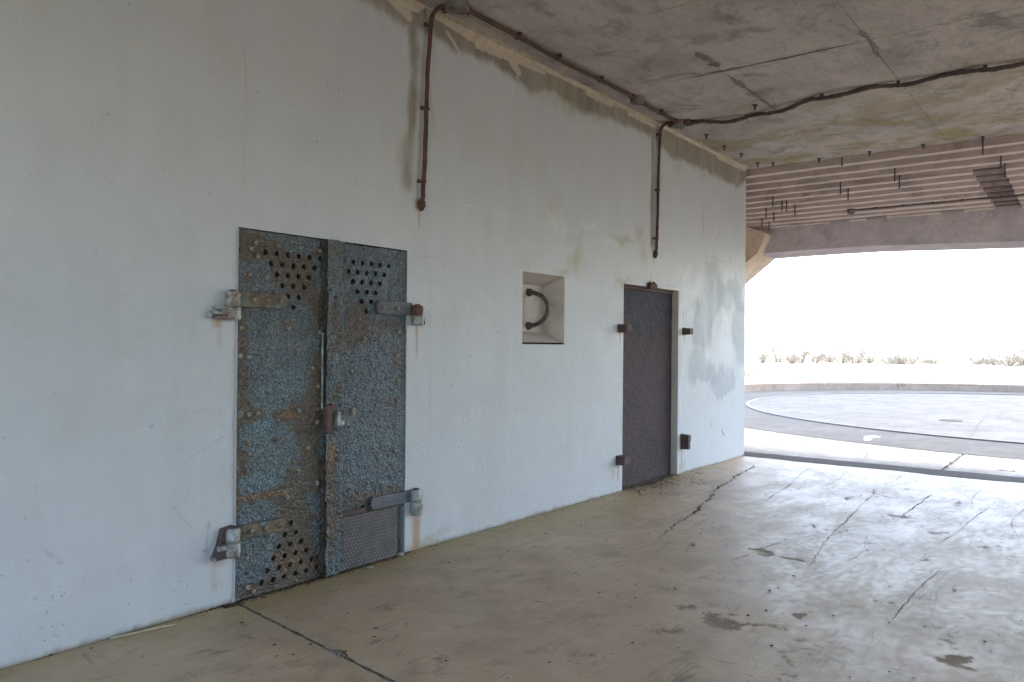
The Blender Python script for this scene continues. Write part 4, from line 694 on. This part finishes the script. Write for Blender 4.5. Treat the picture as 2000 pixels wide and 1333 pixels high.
# ------------------------------------------------------------------ single rusted door in its recess
door2 = thing('rusted_steel_door', (7.96, 0.08, 0), 'narrow purple brown rusted steel door recessed in the wall near its corner', 'door')
_sv = door; door = door2
def mask_d2(X, Z, h):
    ru = 0.70 + 0.7 * (fbm(X * 4, Z * 4, 371) - 0.5) - 0.65 * sstep(1.55, 2.05, Z + 0.35 * (fbm(X * 5, Z * 3, 372) - 0.5)) - 0.25 * gauss(X, Z, 8.05, 1.75, 0.12, 0.25)
    return ru, 0.1 + 0.2 * (fbm(X * 8, Z * 8, 373) - 0.5) + 0.4 * gauss(X, Z, 8.5, 0.1, 0.1, 0.1), 0 * X
L2 = leaf('door_leaf', 7.304, 8.622, 0.006, 2.150, [], [], M['door2'], mask_d2, True, yf=0.085, st=0.008, seed=270, crust=0.005, thick=0.05, rag=0.003)
door = _sv
MB().box(7.302, 8.623, 0.075, 0.12, 2.152, 2.189, 0.004, 0.002).build('head_frame', M['rustdark'], door2)
BR = [('dark steel lug on the wall at upper left of the rusted door', 7.19, 7.315, 1.675, 1.752, 0.10), ('dark steel lug on the wall at lower left of the rusted door', 7.17, 7.290, 0.285, 0.375, 0.10), ('dark steel lug on the wall at upper right of the rusted door', 8.735, 8.83, 1.672, 1.748, 0.10), ('tall double steel lug at lower right of the rusted door', 8.71, 8.79, 0.295, 0.470, 0.10), ('crusted brown steel lug above the head of the rusted door', 7.83, 7.985, 2.170, 2.232, 0.05)]
for k, (lb, x0, x1, z0, z1, d) in enumerate(BR):
    b = MB()
    if k == 3: b.box(x0, x1, -d, 0.01, (z0 + z1) / 2 + 0.003, z1, 0.012, 0.003); b.box(x0 + 0.008, x1 - 0.004, -d * 0.95, 0.01, z0, (z0 + z1) / 2, 0.012, 0.003)
    elif k == 4:
        b.box(x0, x1, -d, 0.01, z0, z1, 0.012, 0.006)
        for q in range(5): x = x0 + (x1 - x0) * (q + .5) / 5; b.tube([(x, -0.02, z1 - 0.01), (x + random.uniform(-.01, .01), -0.022, z1 + random.uniform(.008, .03))], [0.012, 0.004], 6)
    else: b.box(x0, x1, -d, 0.01, z0, z1, 0.010, 0.003)
    root = thing('steel_lug', ((x0 + x1) / 2, 0, z0), lb, 'bracket', 'steel lugs around the rusted door')
    b.build('lug_block', M['rust'] if k == 4 else M['rustdark'], root)
    MB().box(x0 - 0.012, x1 - 0.01, -0.006, 0.004, z0 - 0.006, z1 + 0.006, 0.003, 0.003).build('rust_collar', M['rust'], root)

# ------------------------------------------------------------------ curved handle in the niche
h = thing('niche_handle', (5.90, 0.22, 1.71), 'curved grey pipe loop fixed inside the square wall niche', 'pipe')
arc = [(5.897, 0.215 - 0.215 * math.sin(t), 1.865 + 0.156 * math.cos(t)) for t in np.linspace(0, math.pi, 30)]
MB().tube([(5.897, 0.225, 2.021)] + arc[1:-1] + [(5.897, 0.225, 1.709)], 0.021, 14, 0.06, 5).build('pipe_loop', M['pipe'], h, smooth=True)
for z in (2.020, 1.710): MB().tube([(5.897, 0.226, z), (5.897, 0.205, z), (5.897, 0.185, z + (-0.012 if z > 1.9 else 0.012))], [0.042, 0.038, 0.026], 12, 0.12, 6).build('wall_flange', M['rustdark'], h)

# ------------------------------------------------------------------ conduits, boxes and cable
CY = 0.030
def clamp_ring(p, t, r, parent, tab=(0, 0, 0)):
    p = Vector(p); t = Vector(t).normalized(); b = MB().tube([p - t * 0.011, p - t * 0.010, p + t * 0.010, p + t * 0.011], [r * 1.18, r * 1.34, r * 1.34, r * 1.18], 12, 0.06, 9)
    if tab != (0, 0, 0):
        q = p + Vector(tab); b.box(q.x - 0.014, q.x + 0.014, q.y - 0.010, q.y + 0.010, q.z - 0.012, q.z + 0.012, 0.004, 0.002)
    return b.build('clamp', M['rust'], parent)
def wallpipe(x_top, x_bot, zt, zb, ceil_to, label, seed, r=0.0165):
    pts = [(x_bot + 0.01, 0.012, zb - 0.02), (x_bot, -CY * 0.6, zb + 0.015), (x_bot + 0.004, -CY, zb + 0.05)]
    pts += [(x_bot + (x_top - x_bot) * t + 0.006 * math.sin(t * 7), -CY, zb + 0.06 + (zt - zb - 0.06) * t) for t in np.linspace(0.03, 1, 40)]
    pts += [(x_top + 0.002, -CY - 0.005 - 0.085 * (1 - math.cos(t)), zt + 0.085 * math.sin(t)) for t in np.linspace(0.25, math.pi / 2, 8)]
    pts += [(x_top + (ceil_to[0] - x_top) * t, -CY - 0.09 + (ceil_to[1] + CY + 0.09) * t, zt + 0.085 + 0.002) for t in np.linspace(0.2, 1, 5)]
    c = thing('wall_conduit', (x_bot, 0, zb), label, 'conduit', 'rusty conduits on the wall')
    MB().tube(pts, r, 12, 0.17, seed).build('tube', M['rust'], c, smooth=True)
    for z in (zt - 0.03, zb + (zt - zb) * 0.52, zb + (zt - zb) * 0.12): 
        t = (z - zb) / (zt - zb); clamp_ring((x_bot + (x_top - x_bot) * t, -CY, z), (0, 0, 1), r, c, (-0.032, 0.014, 0))
    MB().tube([(x_bot + 0.012, 0.004, zb - 0.035), (x_bot + 0.006, -0.02, zb - 0.005), (x_bot, -CY * 0.8, zb + 0.02)], [0.030, 0.032, 0.022], 10, 0.25, seed + 2).build('rust_boss', M['rust'], c)
    return c
zt = CZ - 0.021 - 0.087
wallpipe(4.282, 4.212, zt, 2.575, (4.32, -0.17), 'longer rusty conduit running down the wall above the blue double door', 21)
wallpipe(8.045, 7.985, zt, 2.575, (8.09, -0.17), 'thin rusty conduit running down the wall above the narrow recessed door', 25, 0.0165)
def jbox(x, y, r, label, arms, seed):
    t = thing('junction_box', (x, y, CZ - 0.07), label, 'junction box', 'round conduit boxes under the ceiling')
    MB().tube([(x, y, CZ + 0.004), (x, y, CZ - 0.045), (x, y, CZ - 0.052)], [r, r, r * 0.94], 20, 0.03, seed).build('box_body', M['box'], t)
    MB().tube([(x, y, CZ - 0.050), (x, y, CZ - 0.060), (x, y, CZ - 0.066)], [r * 1.06, r * 1.06, r * 0.9], 20, 0.02, seed + 1).build('box_lid', M['box'], t)
    for s in (-1, 1): MB().tube([(x + s * r * 0.7, y, CZ - 0.062), (x + s * r * 0.7, y, CZ - 0.073)], 0.009, 8).build('lid_screw', M['rustdark'], t)
    for (dx, dy) in arms: MB().tube([(x + dx * r * 0.8, y + dy * r * 0.8, CZ - 0.026), (x + dx * (r + 0.05), y + dy * (r + 0.05), CZ - 0.026)], [0.034, 0.029], 10, 0.05, seed).build('hub', M['rust'], t)
jbox(4.325, -0.255, 0.085, 'large round junction box on the ceiling at the first conduit bend', [(1, 0), (0, 1)], 31)
jbox(7.078, -0.265, 0.070, 'grey junction box midway along the ceiling conduit', [(1, 0), (-1, 0)], 34)
jbox(8.106, -0.235, 0.075, 'junction box where conduit and thick cable meet at the wall top', [(-1, 0), (0, -1), (0, 1)], 37)
def run(x0, y0, x1, y1, label, seed, clamps):
    n = int((x1 - x0) / 0.05); P = [(x0 + (x1 - x0) * t, y0 + (y1 - y0) * t + 0.010 * math.sin(t * 9 + seed) * math.sin(t * math.pi), CZ - 0.026 - 0.006 * math.sin(t * math.pi)) for t in np.linspace(0, 1, n)]
    c = thing('ceiling_conduit', (x0, y0, CZ - 0.05), label, 'conduit', 'conduit runs along the ceiling edge'); MB().tube(P, 0.0175, 12, 0.18, seed).build('tube', M['rust'], c, smooth=True)
    for x in clamps: t = (x - x0) / (x1 - x0); clamp_ring((x, y0 + (y1 - y0) * t, CZ - 0.028), (1, 0, 0), 0.021, c, (0, -0.03, 0.014)); 
run(4.42, -0.265, 7.00, -0.268, 'long rusty conduit along the ceiling edge above both doors', 41, (5.05, 5.63, 6.33))
run(7.15, -0.262, 8.03, -0.238, 'short rusty conduit between two ceiling junction boxes', 43, (7.6,))
CP = [(8.12, -0.31), (8.154, -0.36), (8.261, -0.615), (8.312, -0.887), (8.272, -1.183), (8.16, -1.54), (8.06, -1.801), (8.055, -2.158), (8.079, -2.493), (8.087, -2.815), (8.075, -3.204), (8.15, -3.6), (8.25, -4.3), (8.2, -5.5), (8.2, -7.98)]
S = spline(CP, 14); c = thing('ceiling_cable', (8.12, -0.3, CZ - 0.06), 'thick dark wrapped cable sagging across the ceiling towards the right', 'cable')
MB().tube([(p[0], p[1], CZ - 0.036 - 0.014 * math.sin(i * 0.23) * min(1, i / 10)) for i, p in enumerate(S)], 0.0205, 10, 0.30, 45).build('cable_sheath', M['rustdark'], c, smooth=True)
for (x, y) in [(8.05, -1.80), (8.08, -2.49), (8.075, -3.20), (8.15, -0.36)]: 
    MB().box(x - 0.016, x + 0.016, y - 0.014, y + 0.014, CZ - 0.062, CZ + 0.003, 0.005, 0.002).build('cable_clip', M['rust'], c)
# stray anchors in the ceiling
BO = sorted([(8.019, -1.137), (8.811, -0.256), (9.437, -0.223), (9.94, -0.248), (10.568, -0.237), (10.688, -0.407), (10.80, -0.985), (10.79, -1.619), (10.79, -2.24), (10.80, -2.876)], key=lambda p: (p[0] * 0.607 - (p[1] + 4.1) * 0.794) / (p[0] * 0.794 + (p[1] + 4.1) * 0.607))
for k, (x, y) in enumerate(BO):
    t = thing('anchor_bolt', (x, y, CZ - 0.06), 'small rusty anchor stub in the ceiling, %s of its scattered row' % (ORD[k] if k < 9 else 'rightmost'), 'bolt', 'anchor stubs in the ceiling')
    MB().box(x - 0.028, x + 0.028, y - 0.020, y + 0.020, CZ - 0.010, CZ + 0.004, 0.003, 0.002).build('anchor_plate', M['rustdark'], t)
    MB().tube([(x, y, CZ), (x + random.uniform(-.008, .008), y, CZ - 0.035), (x + random.uniform(-.02, .02), y, CZ - 0.058)], [0.012, 0.012, 0.009], 7, 0.15, k).build('anchor_stub', M['rustdark'], t)
# hanger straps on the stepped soffit
HG = [(-1.247, 0, 0.09), (-1.834, 2, 0.16), (-1.862, 3, 0.16), (-1.117, 3, 0.16), (-1.184, 4, 0.155), (-0.132, 4, 0.145), (-0.222, 5, 0.145), (-0.29, 5, 0.145), (-0.365, 6, 0.14), (0.065, 6, 0.14), (-0.004, 7, 0.13), (0.227, 8, 0.12), (0.168, 9, 0.12), (-2.863, 0, 0.16), (-3.021, 2, 0.14), (-3.051, 3, 0.16)]
HG.sort(key=lambda q: -(q[0] + 4.1) / STEPS[q[1]][0])
for k, (y, i, ln) in enumerate(HG):
    x = STEPS[i][0] - 0.012; zt = STEPS[i][1] - 0.004 if i else 4.045
    t = thing('hanger_strap', (x, y, zt - ln), 'short dark steel hanger on the stepped soffit, %s of sixteen' % (ORD[k] if k < 15 else 'rightmost'), 'hanger', 'steel hangers on the stepped soffit')
    MB().box(x - 0.006, x + 0.006, y - 0.008, y + 0.008, zt - ln, zt + 0.02, 0.003, 0.001).build('hanger_bar', M['rustdark'], t)
    MB().box(x - 0.010, x + 0.010, y - 0.010, y + 0.010, zt - ln - 0.010, zt - ln, 0.003, 0.001).build('hanger_foot', M['rustdark'], t)
t = thing('soffit_lamp', (12.03, -1.09, 3.46), 'small dark lamp holder hanging under the stepped soffit', 'lamp')
MB().tube([(12.02, -1.09, 3.56), (12.02, -1.09, 3.52)], [0.055, 0.055], 12).build('lamp_base', M['rustdark'], t)
MB().tube([(12.02, -1.09, 3.52), (12.02, -1.09, 3.48), (12.02, -1.09, 3.465)], [0.06, 0.05, 0.02], 12).build('lamp_holder', M['box'], t)
c = thing('soffit_cable', (12.02, -1.2, 3.5), 'thin dark cable clipped along the soffit from the small lamp holder', 'cable')
MB().tube([(12.035, y, 3.526 + 0.004 * math.sin(y * 9)) for y in np.arange(-1.13, -5.0, -0.08)], 0.008, 8).build('cable_sheath', M['rustdark'], c)
for y in (-1.42, -1.78, -2.15, -2.5, -2.95): MB().box(12.02, 12.06, y - 0.012, y + 0.012, 3.518, 3.545, 0.003).build('cable_clip', M['rustdark'], c)

# ------------------------------------------------------------------ outdoors: gutter, apron, gun pit, kerb, field
def sheet(name, V, mat, z, kind='structure'): return tag(MB().add([(x, y, z) for (x, y) in V], [tuple(range(len(V)))]).build(name, mat), kind=kind)
sheet('ground', [(-3000, -3000), (3000, -3000), (3000, 3000), (-3000, 3000)], M['sand'], -0.06)
b = MB(); V = []
for y in np.linspace(-8, 1.12, 100):
    V += [(10.70 - 0.35 * max(0, float(fbm(y * 1.1, 4, 403)) - 0.5) - 0.03 * float(fbm(y * 9, 1, 401)), y, 0.0015), (10.80, y, 0.0022), (11.0, y, 0.002), (11.12 + 0.03 * float(fbm(y * 6, 2, 402)), y, 0.0032), (11.19, y, -0.012)]
b.add(V, [(i * 5 + a, (i + 1) * 5 + a, (i + 1) * 5 + a + 1, i * 5 + a + 1) for i in range(99) for a in range(4)]); tag(b.build('gutter', M['gutter']), kind='structure')
apron = tag(link('apron', None, None, (13, -3, 0)), kind='structure')
for (y0, y1) in [(-9, -5.4), (-5.385, -2.42), (-2.395, 0.6), (0.615, 6)]: MB().box(11.15, 17.5, y0, y1, -0.05, 0.0, 0.004).build('slab', M['apron'], apron)
def annulus(r0, r1, a0, a1, z, n=160): 
    V = []; 
    for k in range(n + 1):
        a = math.radians(a0 + (a1 - a0) * k / n); V += [(PIT[0] + r0 * math.cos(a), PIT[1] + r0 * math.sin(a), z), (PIT[0] + r1 * math.cos(a), PIT[1] + r1 * math.sin(a), z)]
    return MB().add(V, [(2 * k, 2 * k + 1, 2 * k + 3, 2 * k + 2) for k in range(n)])
ring = tag(annulus(8.05, 10.1, 0, 360, 0.004).build('pit_ring', M['ring']), kind='structure')
disc = tag(MB().add([(PIT[0] + 7.99 * math.cos(a), PIT[1] + 7.99 * math.sin(a), 0.006) for a in np.linspace(0, 2 * math.pi, 120, False)], [tuple(range(120))]).build('pit_floor', M['disc']), kind='structure')
b = MB(); V = []; n = 200
for k in range(n):
    a = 2 * math.pi * k / n
    for (r, z) in [(7.97, 0.0), (7.985, 0.030), (8.06, 0.030), (8.075, 0.0)]: V.append((PIT[0] + r * math.cos(a), PIT[1] + r * math.sin(a), z))
b.add(V, [(k * 4 + a, ((k + 1) % n) * 4 + a, ((k + 1) % n) * 4 + a + 1, k * 4 + a + 1) for k in range(n) for a in range(3)]); tag(b.build('pit_rim', M['rim']), kind='structure')
def arc_pts(r, a0, a1, n=10): return [(PIT[0] + r * math.cos(math.radians(a)), PIT[1] + r * math.sin(math.radians(a))) for a in np.linspace(a0, a1, n)]
ribbon('edge_crack', arc_pts(10.10, 140, 200, 40), 0.035, M['crack'], ring, 'floor', 0.0065, 411, 4)
ribbon('crack', [(11.964, -0.309), (12.6, -0.45), (13.22, -0.72)], 0.03, M['crack'], apron, 'floor', 0.003, 412, 12)
ribbon('crack', [(13.165, -1.04), (13.8, -1.2), (14.54, -1.60), (15.25, -1.75)], 0.02, M['crack'], ring, 'floor', 0.0065, 413, 12)
ribbon('crack', [(23.1, -1.74), (19.0, -1.95), (14.95, -2.22)], 0.035, M['crack'], disc, 'floor', 0.009, 414, 14)
ribbon('crack', [(12.9, -2.43), (12.0, -2.41), (11.2, -2.425)], 0.05, M['crack'], apron, 'floor', 0.003, 415, 14)
ribbon('crack', [(12.6, -1.35), (12.1, -1.3), (11.6, -1.42)], 0.03, M['crack'], apron, 'floor', 0.003, 416, 12)
for k in range(16):
    x = random.uniform(11.3, 12.7); y = random.uniform(-3.6, -0.2); l = random.uniform(0.1, 0.3); ribbon('scuff', [(x, y), (x + l * .3, y - l * .5), (x + l * .2, y - l)], random.uniform(0.02, 0.05), M['crack'], apron, 'floor', 0.003, 420 + k, 8)
b = MB(); b.add([(13.72, -0.90, 0.0075), (14.1, -0.80, 0.0075), (14.40, -0.74, 0.0075), (14.62, -0.86, 0.0075), (14.50, -0.98, 0.0075), (14.2, -0.88, 0.0075), (13.95, -0.95, 0.0075)], [tuple(range(7))]); b.build('paint_splash', M['hairw'], ring)
t = thing('manhole_cover', (18.8, -1.42, 0.006), 'round dark manhole cover in the pale pit floor', 'manhole')
MB().tube([(18.8, -1.42, 0.004), (18.8, -1.42, 0.012), (18.8, -1.42, 0.013)], [0.18, 0.18, 0.165], 28).build('cover_plate', M['coverg'], t)
bb = MB()
for k in range(32):
    a = 2 * math.pi * k / 32; a2 = 2 * math.pi * (k + 1) / 32; bb.add([(18.8 + r * math.cos(q), -1.42 + r * math.sin(q), z) for q in (a, a2) for (r, z) in ((0.185, 0.004), (0.188, 0.016), (0.225, 0.016), (0.232, 0.004))], [(0, 4, 5, 1), (1, 5, 6, 2), (2, 6, 7, 3)])
bb.build('cover_frame', M['coverg'], t)
kerb = thing('kerb_wall', (31, 0, 0), 'long low curved tan concrete kerb around the far side of the pit', 'kerb')
for (a0, a1) in [(-75, -45), (-44.9, -14), (-13.9, 8), (8.1, 36.6), (36.75, 54), (54.05, 78), (78.05, 104), (104.1, 128)]:
    b = MB(); n = 24; V = []
    for k in range(n + 1):
        a = math.radians(a0 + (a1 - a0) * k / n); j = 0.006 * float(fbm(a * 40, 1, 431))
        for (r, z) in [(10.1, -0.02), (10.1 + j, 0.245), (10.12 + j, 0.268 + j), (10.42, 0.268), (10.45, -0.02)]: V.append((PIT[0] + r * math.cos(a), PIT[1] + r * math.sin(a), z))
    b.add(V, [(k * 5 + q, (k + 1) * 5 + q, (k + 1) * 5 + q + 1, k * 5 + q + 1) for k in range(n) for q in range(4)] + [tuple(range(5)), tuple(n * 5 + q for q in reversed(range(5)))]); b.build('kerb_segment', M['kerb'], kerb)
b = MB(); V = []; RR = [10.44, 11.5, 14, 20, 35, 60, 100, 300, 2500]; A0, A1, n = -100, 128, 120
for k in range(n + 1):
    a = math.radians(A0 + (A1 - A0) * k / n)
    for i, r in enumerate(RR): V.append((PIT[0] + r * math.cos(a), PIT[1] + r * math.sin(a), 0.22 + (0.10 * float(fbm(r * 0.3 * math.cos(a), r * 0.3 * math.sin(a), 441)) if 0 < i < 7 else 0) - (0.03 if i == 0 else 0) - (0.25 if i > 6 else 0)))
m = len(RR); b.add(V, [(k * m + q, (k + 1) * m + q, (k + 1) * m + q + 1, k * m + q + 1) for k in range(n) for q in range(m - 1)]); tag(b.build('field', M['sand'], smooth=True), kind='structure')
# shrubs on the skyline
def shrub(x, y, rx, h, label, seed):
    rg = np.random.default_rng(seed); t = thing('coastal_shrub', (x, y, 0.2), label, 'shrub', 'shrubs on the skyline'); z0 = 0.2
    n = int(1700 * rx); V = []; Fq = []
    cl = [(rg.uniform(-rx, rx), rg.uniform(-rx * .6, rx * .6), rg.uniform(0.25, 1.0)) for _ in range(int(9 + rx * 7))]
    cl = [(a, c, h * d * (1 - 0.55 * (a / rx) ** 2)) for a, c, d in cl]
    for k in range(n):
        a, c, d = cl[rg.integers(len(cl))]; p = np.array([x + a, y + c, z0 + max(0.05, d)]) + rg.normal(0, [0.16, 0.16, 0.12]); p[2] = max(p[2], z0 + 0.02)
        u = rg.normal(size=3); u /= np.linalg.norm(u); v = np.cross(u, rg.normal(size=3)); v /= np.linalg.norm(v); s = rg.uniform(0.022, 0.055)
        V += [tuple(p - u * s), tuple(p + v * s * .45), tuple(p + u * s), tuple(p - v * s * .45)]; Fq.append((4 * k, 4 * k + 1, 4 * k + 2, 4 * k + 3))
    MB().add(V, Fq).build('foliage', M['leaf'], t, fix=False)
    b = MB()
    for a, c, d in cl: b.tube([(x + a * .15, y + c * .15, z0 - 0.03), (x + a * .6, y + c * .6, z0 + d * .5), (x + a, y + c, z0 + d)], [0.025, 0.016, 0.006], 5)
    for _ in range(10): a = rg.uniform(-rx, rx); hh = h * rg.uniform(.8, 1.25) * (1 - 0.5 * (a / rx) ** 2); b.tube([(x + a * .5, y, z0), (x + a, y + rg.uniform(-.3, .3), z0 + hh)], [0.015, 0.004], 4)
    b.build('stems', M['twig'], t)
def at(px, dist):   # direction on the horizon for a column of the view, used once to lay out the far row
    a = (px - 1000) / 1530.0; d = Vector((0.7943 + 0.6074 * a, 0.6074 - 0.7943 * a, 0)).normalized(); k = dist / d.dot(Vector((0.7943, 0.6074, 0))); return d.x * k, -4.1 + d.y * k
SHR = [(1492, 62, 1.1, 1.0), (1520, 64, 1.3, 1.25), (1548, 60, 0.9, 0.9), (1565, 62, 1.2, 1.05), (1592, 63, 1.2, 1.05), (1622, 64, 1.2, 0.95), (1648, 62, 1.2, 1.2), (1672, 63, 1.4, 1.3), (1696, 64, 1.0, 0.8), (1738, 62, 1.1, 0.75), (1758, 60, 1.0, 0.85), (1778, 62, 1.3, 0.95), (1822, 63, 1.3, 0.6), (1910, 62, 1.2, 0.7), (1945, 60, 1.4, 1.0), (1972, 58, 1.6, 1.4), (1998, 59, 1.3, 1.2)]
WHERE = ['first of the skyline shrubs beside the wall corner', 'second skyline shrub from the wall corner', 'third skyline shrub from the wall corner', 'fourth skyline shrub from the wall corner', 'fifth skyline shrub from the wall corner', 'sixth skyline shrub from the wall corner', 'seventh skyline shrub from the wall corner', 'tallest shrub in the left half of the skyline', 'low shrub just right of the tallest left skyline shrub', 'small dark shrub at the middle of the skyline', 'second of the three middle skyline shrubs', 'twiggy third shrub of the middle skyline group', 'faint low shrub left of the skyline gap', 'low shrub just right of the skyline gap', 'second shrub right of the skyline gap', 'big bushy shrub near the right edge of the skyline', 'shrub cut by the right edge of the picture']
for k, ((px, d, rx, hh), lb) in enumerate(zip(SHR, WHERE)): x, y = at(px, d); shrub(x, y, rx, hh, 'pale green brown ' + lb if len(lb.split()) < 12 else lb, 500 + k)
b = MB(); rg = np.random.default_rng(77); V = []; Fq = []
for k in range(2600):
    px = rg.uniform(1440, 2020); d = rg.uniform(31, 60); 
    if rg.random() < 0.5: px = 1440 + abs(rg.normal(0, 28)); d = rg.uniform(32, 40)
    x, y = at(px, d); hh = rg.uniform(0.08, 0.32); a = rg.uniform(0, 6.3); wv = 0.012; u = (math.cos(a) * wv, math.sin(a) * wv); ln = rg.normal(0, 0.1, 2)
    if math.hypot(x - PIT[0], y - PIT[1]) < 11: continue
    q = len(V); V += [(x - u[0], y - u[1], 0.2), (x + u[0], y + u[1], 0.2), (x + ln[0], y + ln[1], 0.2 + hh)]; Fq.append((q, q + 1, q + 2))
tag(b.add(V, Fq).build('dry_grass', M['grass'], fix=False), 'sparse dry grass over the sandy field', 'grass', kind='stuff')

# ------------------------------------------------------------------ small debris on the floor
st = thing('straw_stalk', (2.11, -0.06, 0.004), 'thin pale straw stalk lying along the wall foot left of the blue door', 'straw')
MB().tube([(1.955, -0.028, 0.007), (2.05, -0.05, 0.010), (2.16, -0.068, 0.008), (2.272, -0.092, 0.006)], [0.005, 0.006, 0.005, 0.003], 6, 0.2, 3).build('stalk', M['straw'], st)
MB().tube([(2.05, -0.05, 0.010), (2.10, -0.075, 0.012)], [0.003, 0.0015], 5).build('side_stem', M['straw'], st)
def stone(x, y, r, label):
    t = thing('pebble', (x, y, 0), label, 'pebble', 'pebbles on the floor'); bm = bmesh.new(); bmesh.ops.create_icosphere(bm, subdivisions=2, radius=r)
    for v in bm.verts: v.co = Vector((x + v.co.x * 1.3, y + v.co.y, r * 0.55 + v.co.z * 0.62)) + Vector([random.uniform(-r, r) * 0.12 for _ in range(3)])
    MB().bm(bm).build('stone', M['stone'], t, smooth=True)
stone(5.66, -1.55, 0.018, 'small pale pebble alone in the middle of the floor')
stone(3.66, -0.10, 0.018, 'small grey blue pebble at the foot of the tread plate')
stone(4.02, -0.03, 0.022, 'tan pebble at the lower right corner of the double door')
b = MB()
def flake(x, y, r, z=0.002):
    a = random.uniform(0, 6.3); V = []
    for t in range(5): th = a + t * 1.257; q = r * random.uniform(0.5, 1.2); V.append((x + q * math.cos(th) * 1.5, y + q * math.sin(th), z + random.uniform(0, r * 0.25)))
    V.append((x, y, z + r * random.uniform(0.2, 0.5))); b.add(V, [(k, (k + 1) % 5, 5) for k in range(5)])
for k in range(280): flake(random.gauss(7.95, 0.5), -abs(random.gauss(0, 0.22)) + (0.06 if random.random() < .3 else 0), random.uniform(0.004, 0.016))
for k in range(420): flake(random.uniform(2.6, 4.15), -abs(random.gauss(0, 0.035)) + 0.0, random.uniform(0.003, 0.010))
for k in range(260): flake(random.uniform(1.2, 10.7), -abs(random.gauss(0, 0.03)), random.uniform(0.003, 0.008))
for k in range(260): flake(random.uniform(2.0, 10.5), random.uniform(-4.2, -0.1), random.uniform(0.003, 0.011))
for k in range(70): flake(random.gauss(2.62, 0.03), -abs(random.gauss(0.03, 0.02)), random.uniform(0.004, 0.012))
tag(b.build('leaf_litter', M['litter']), 'dark leaf litter and rust flakes scattered along the wall foot', 'litter', kind='stuff')
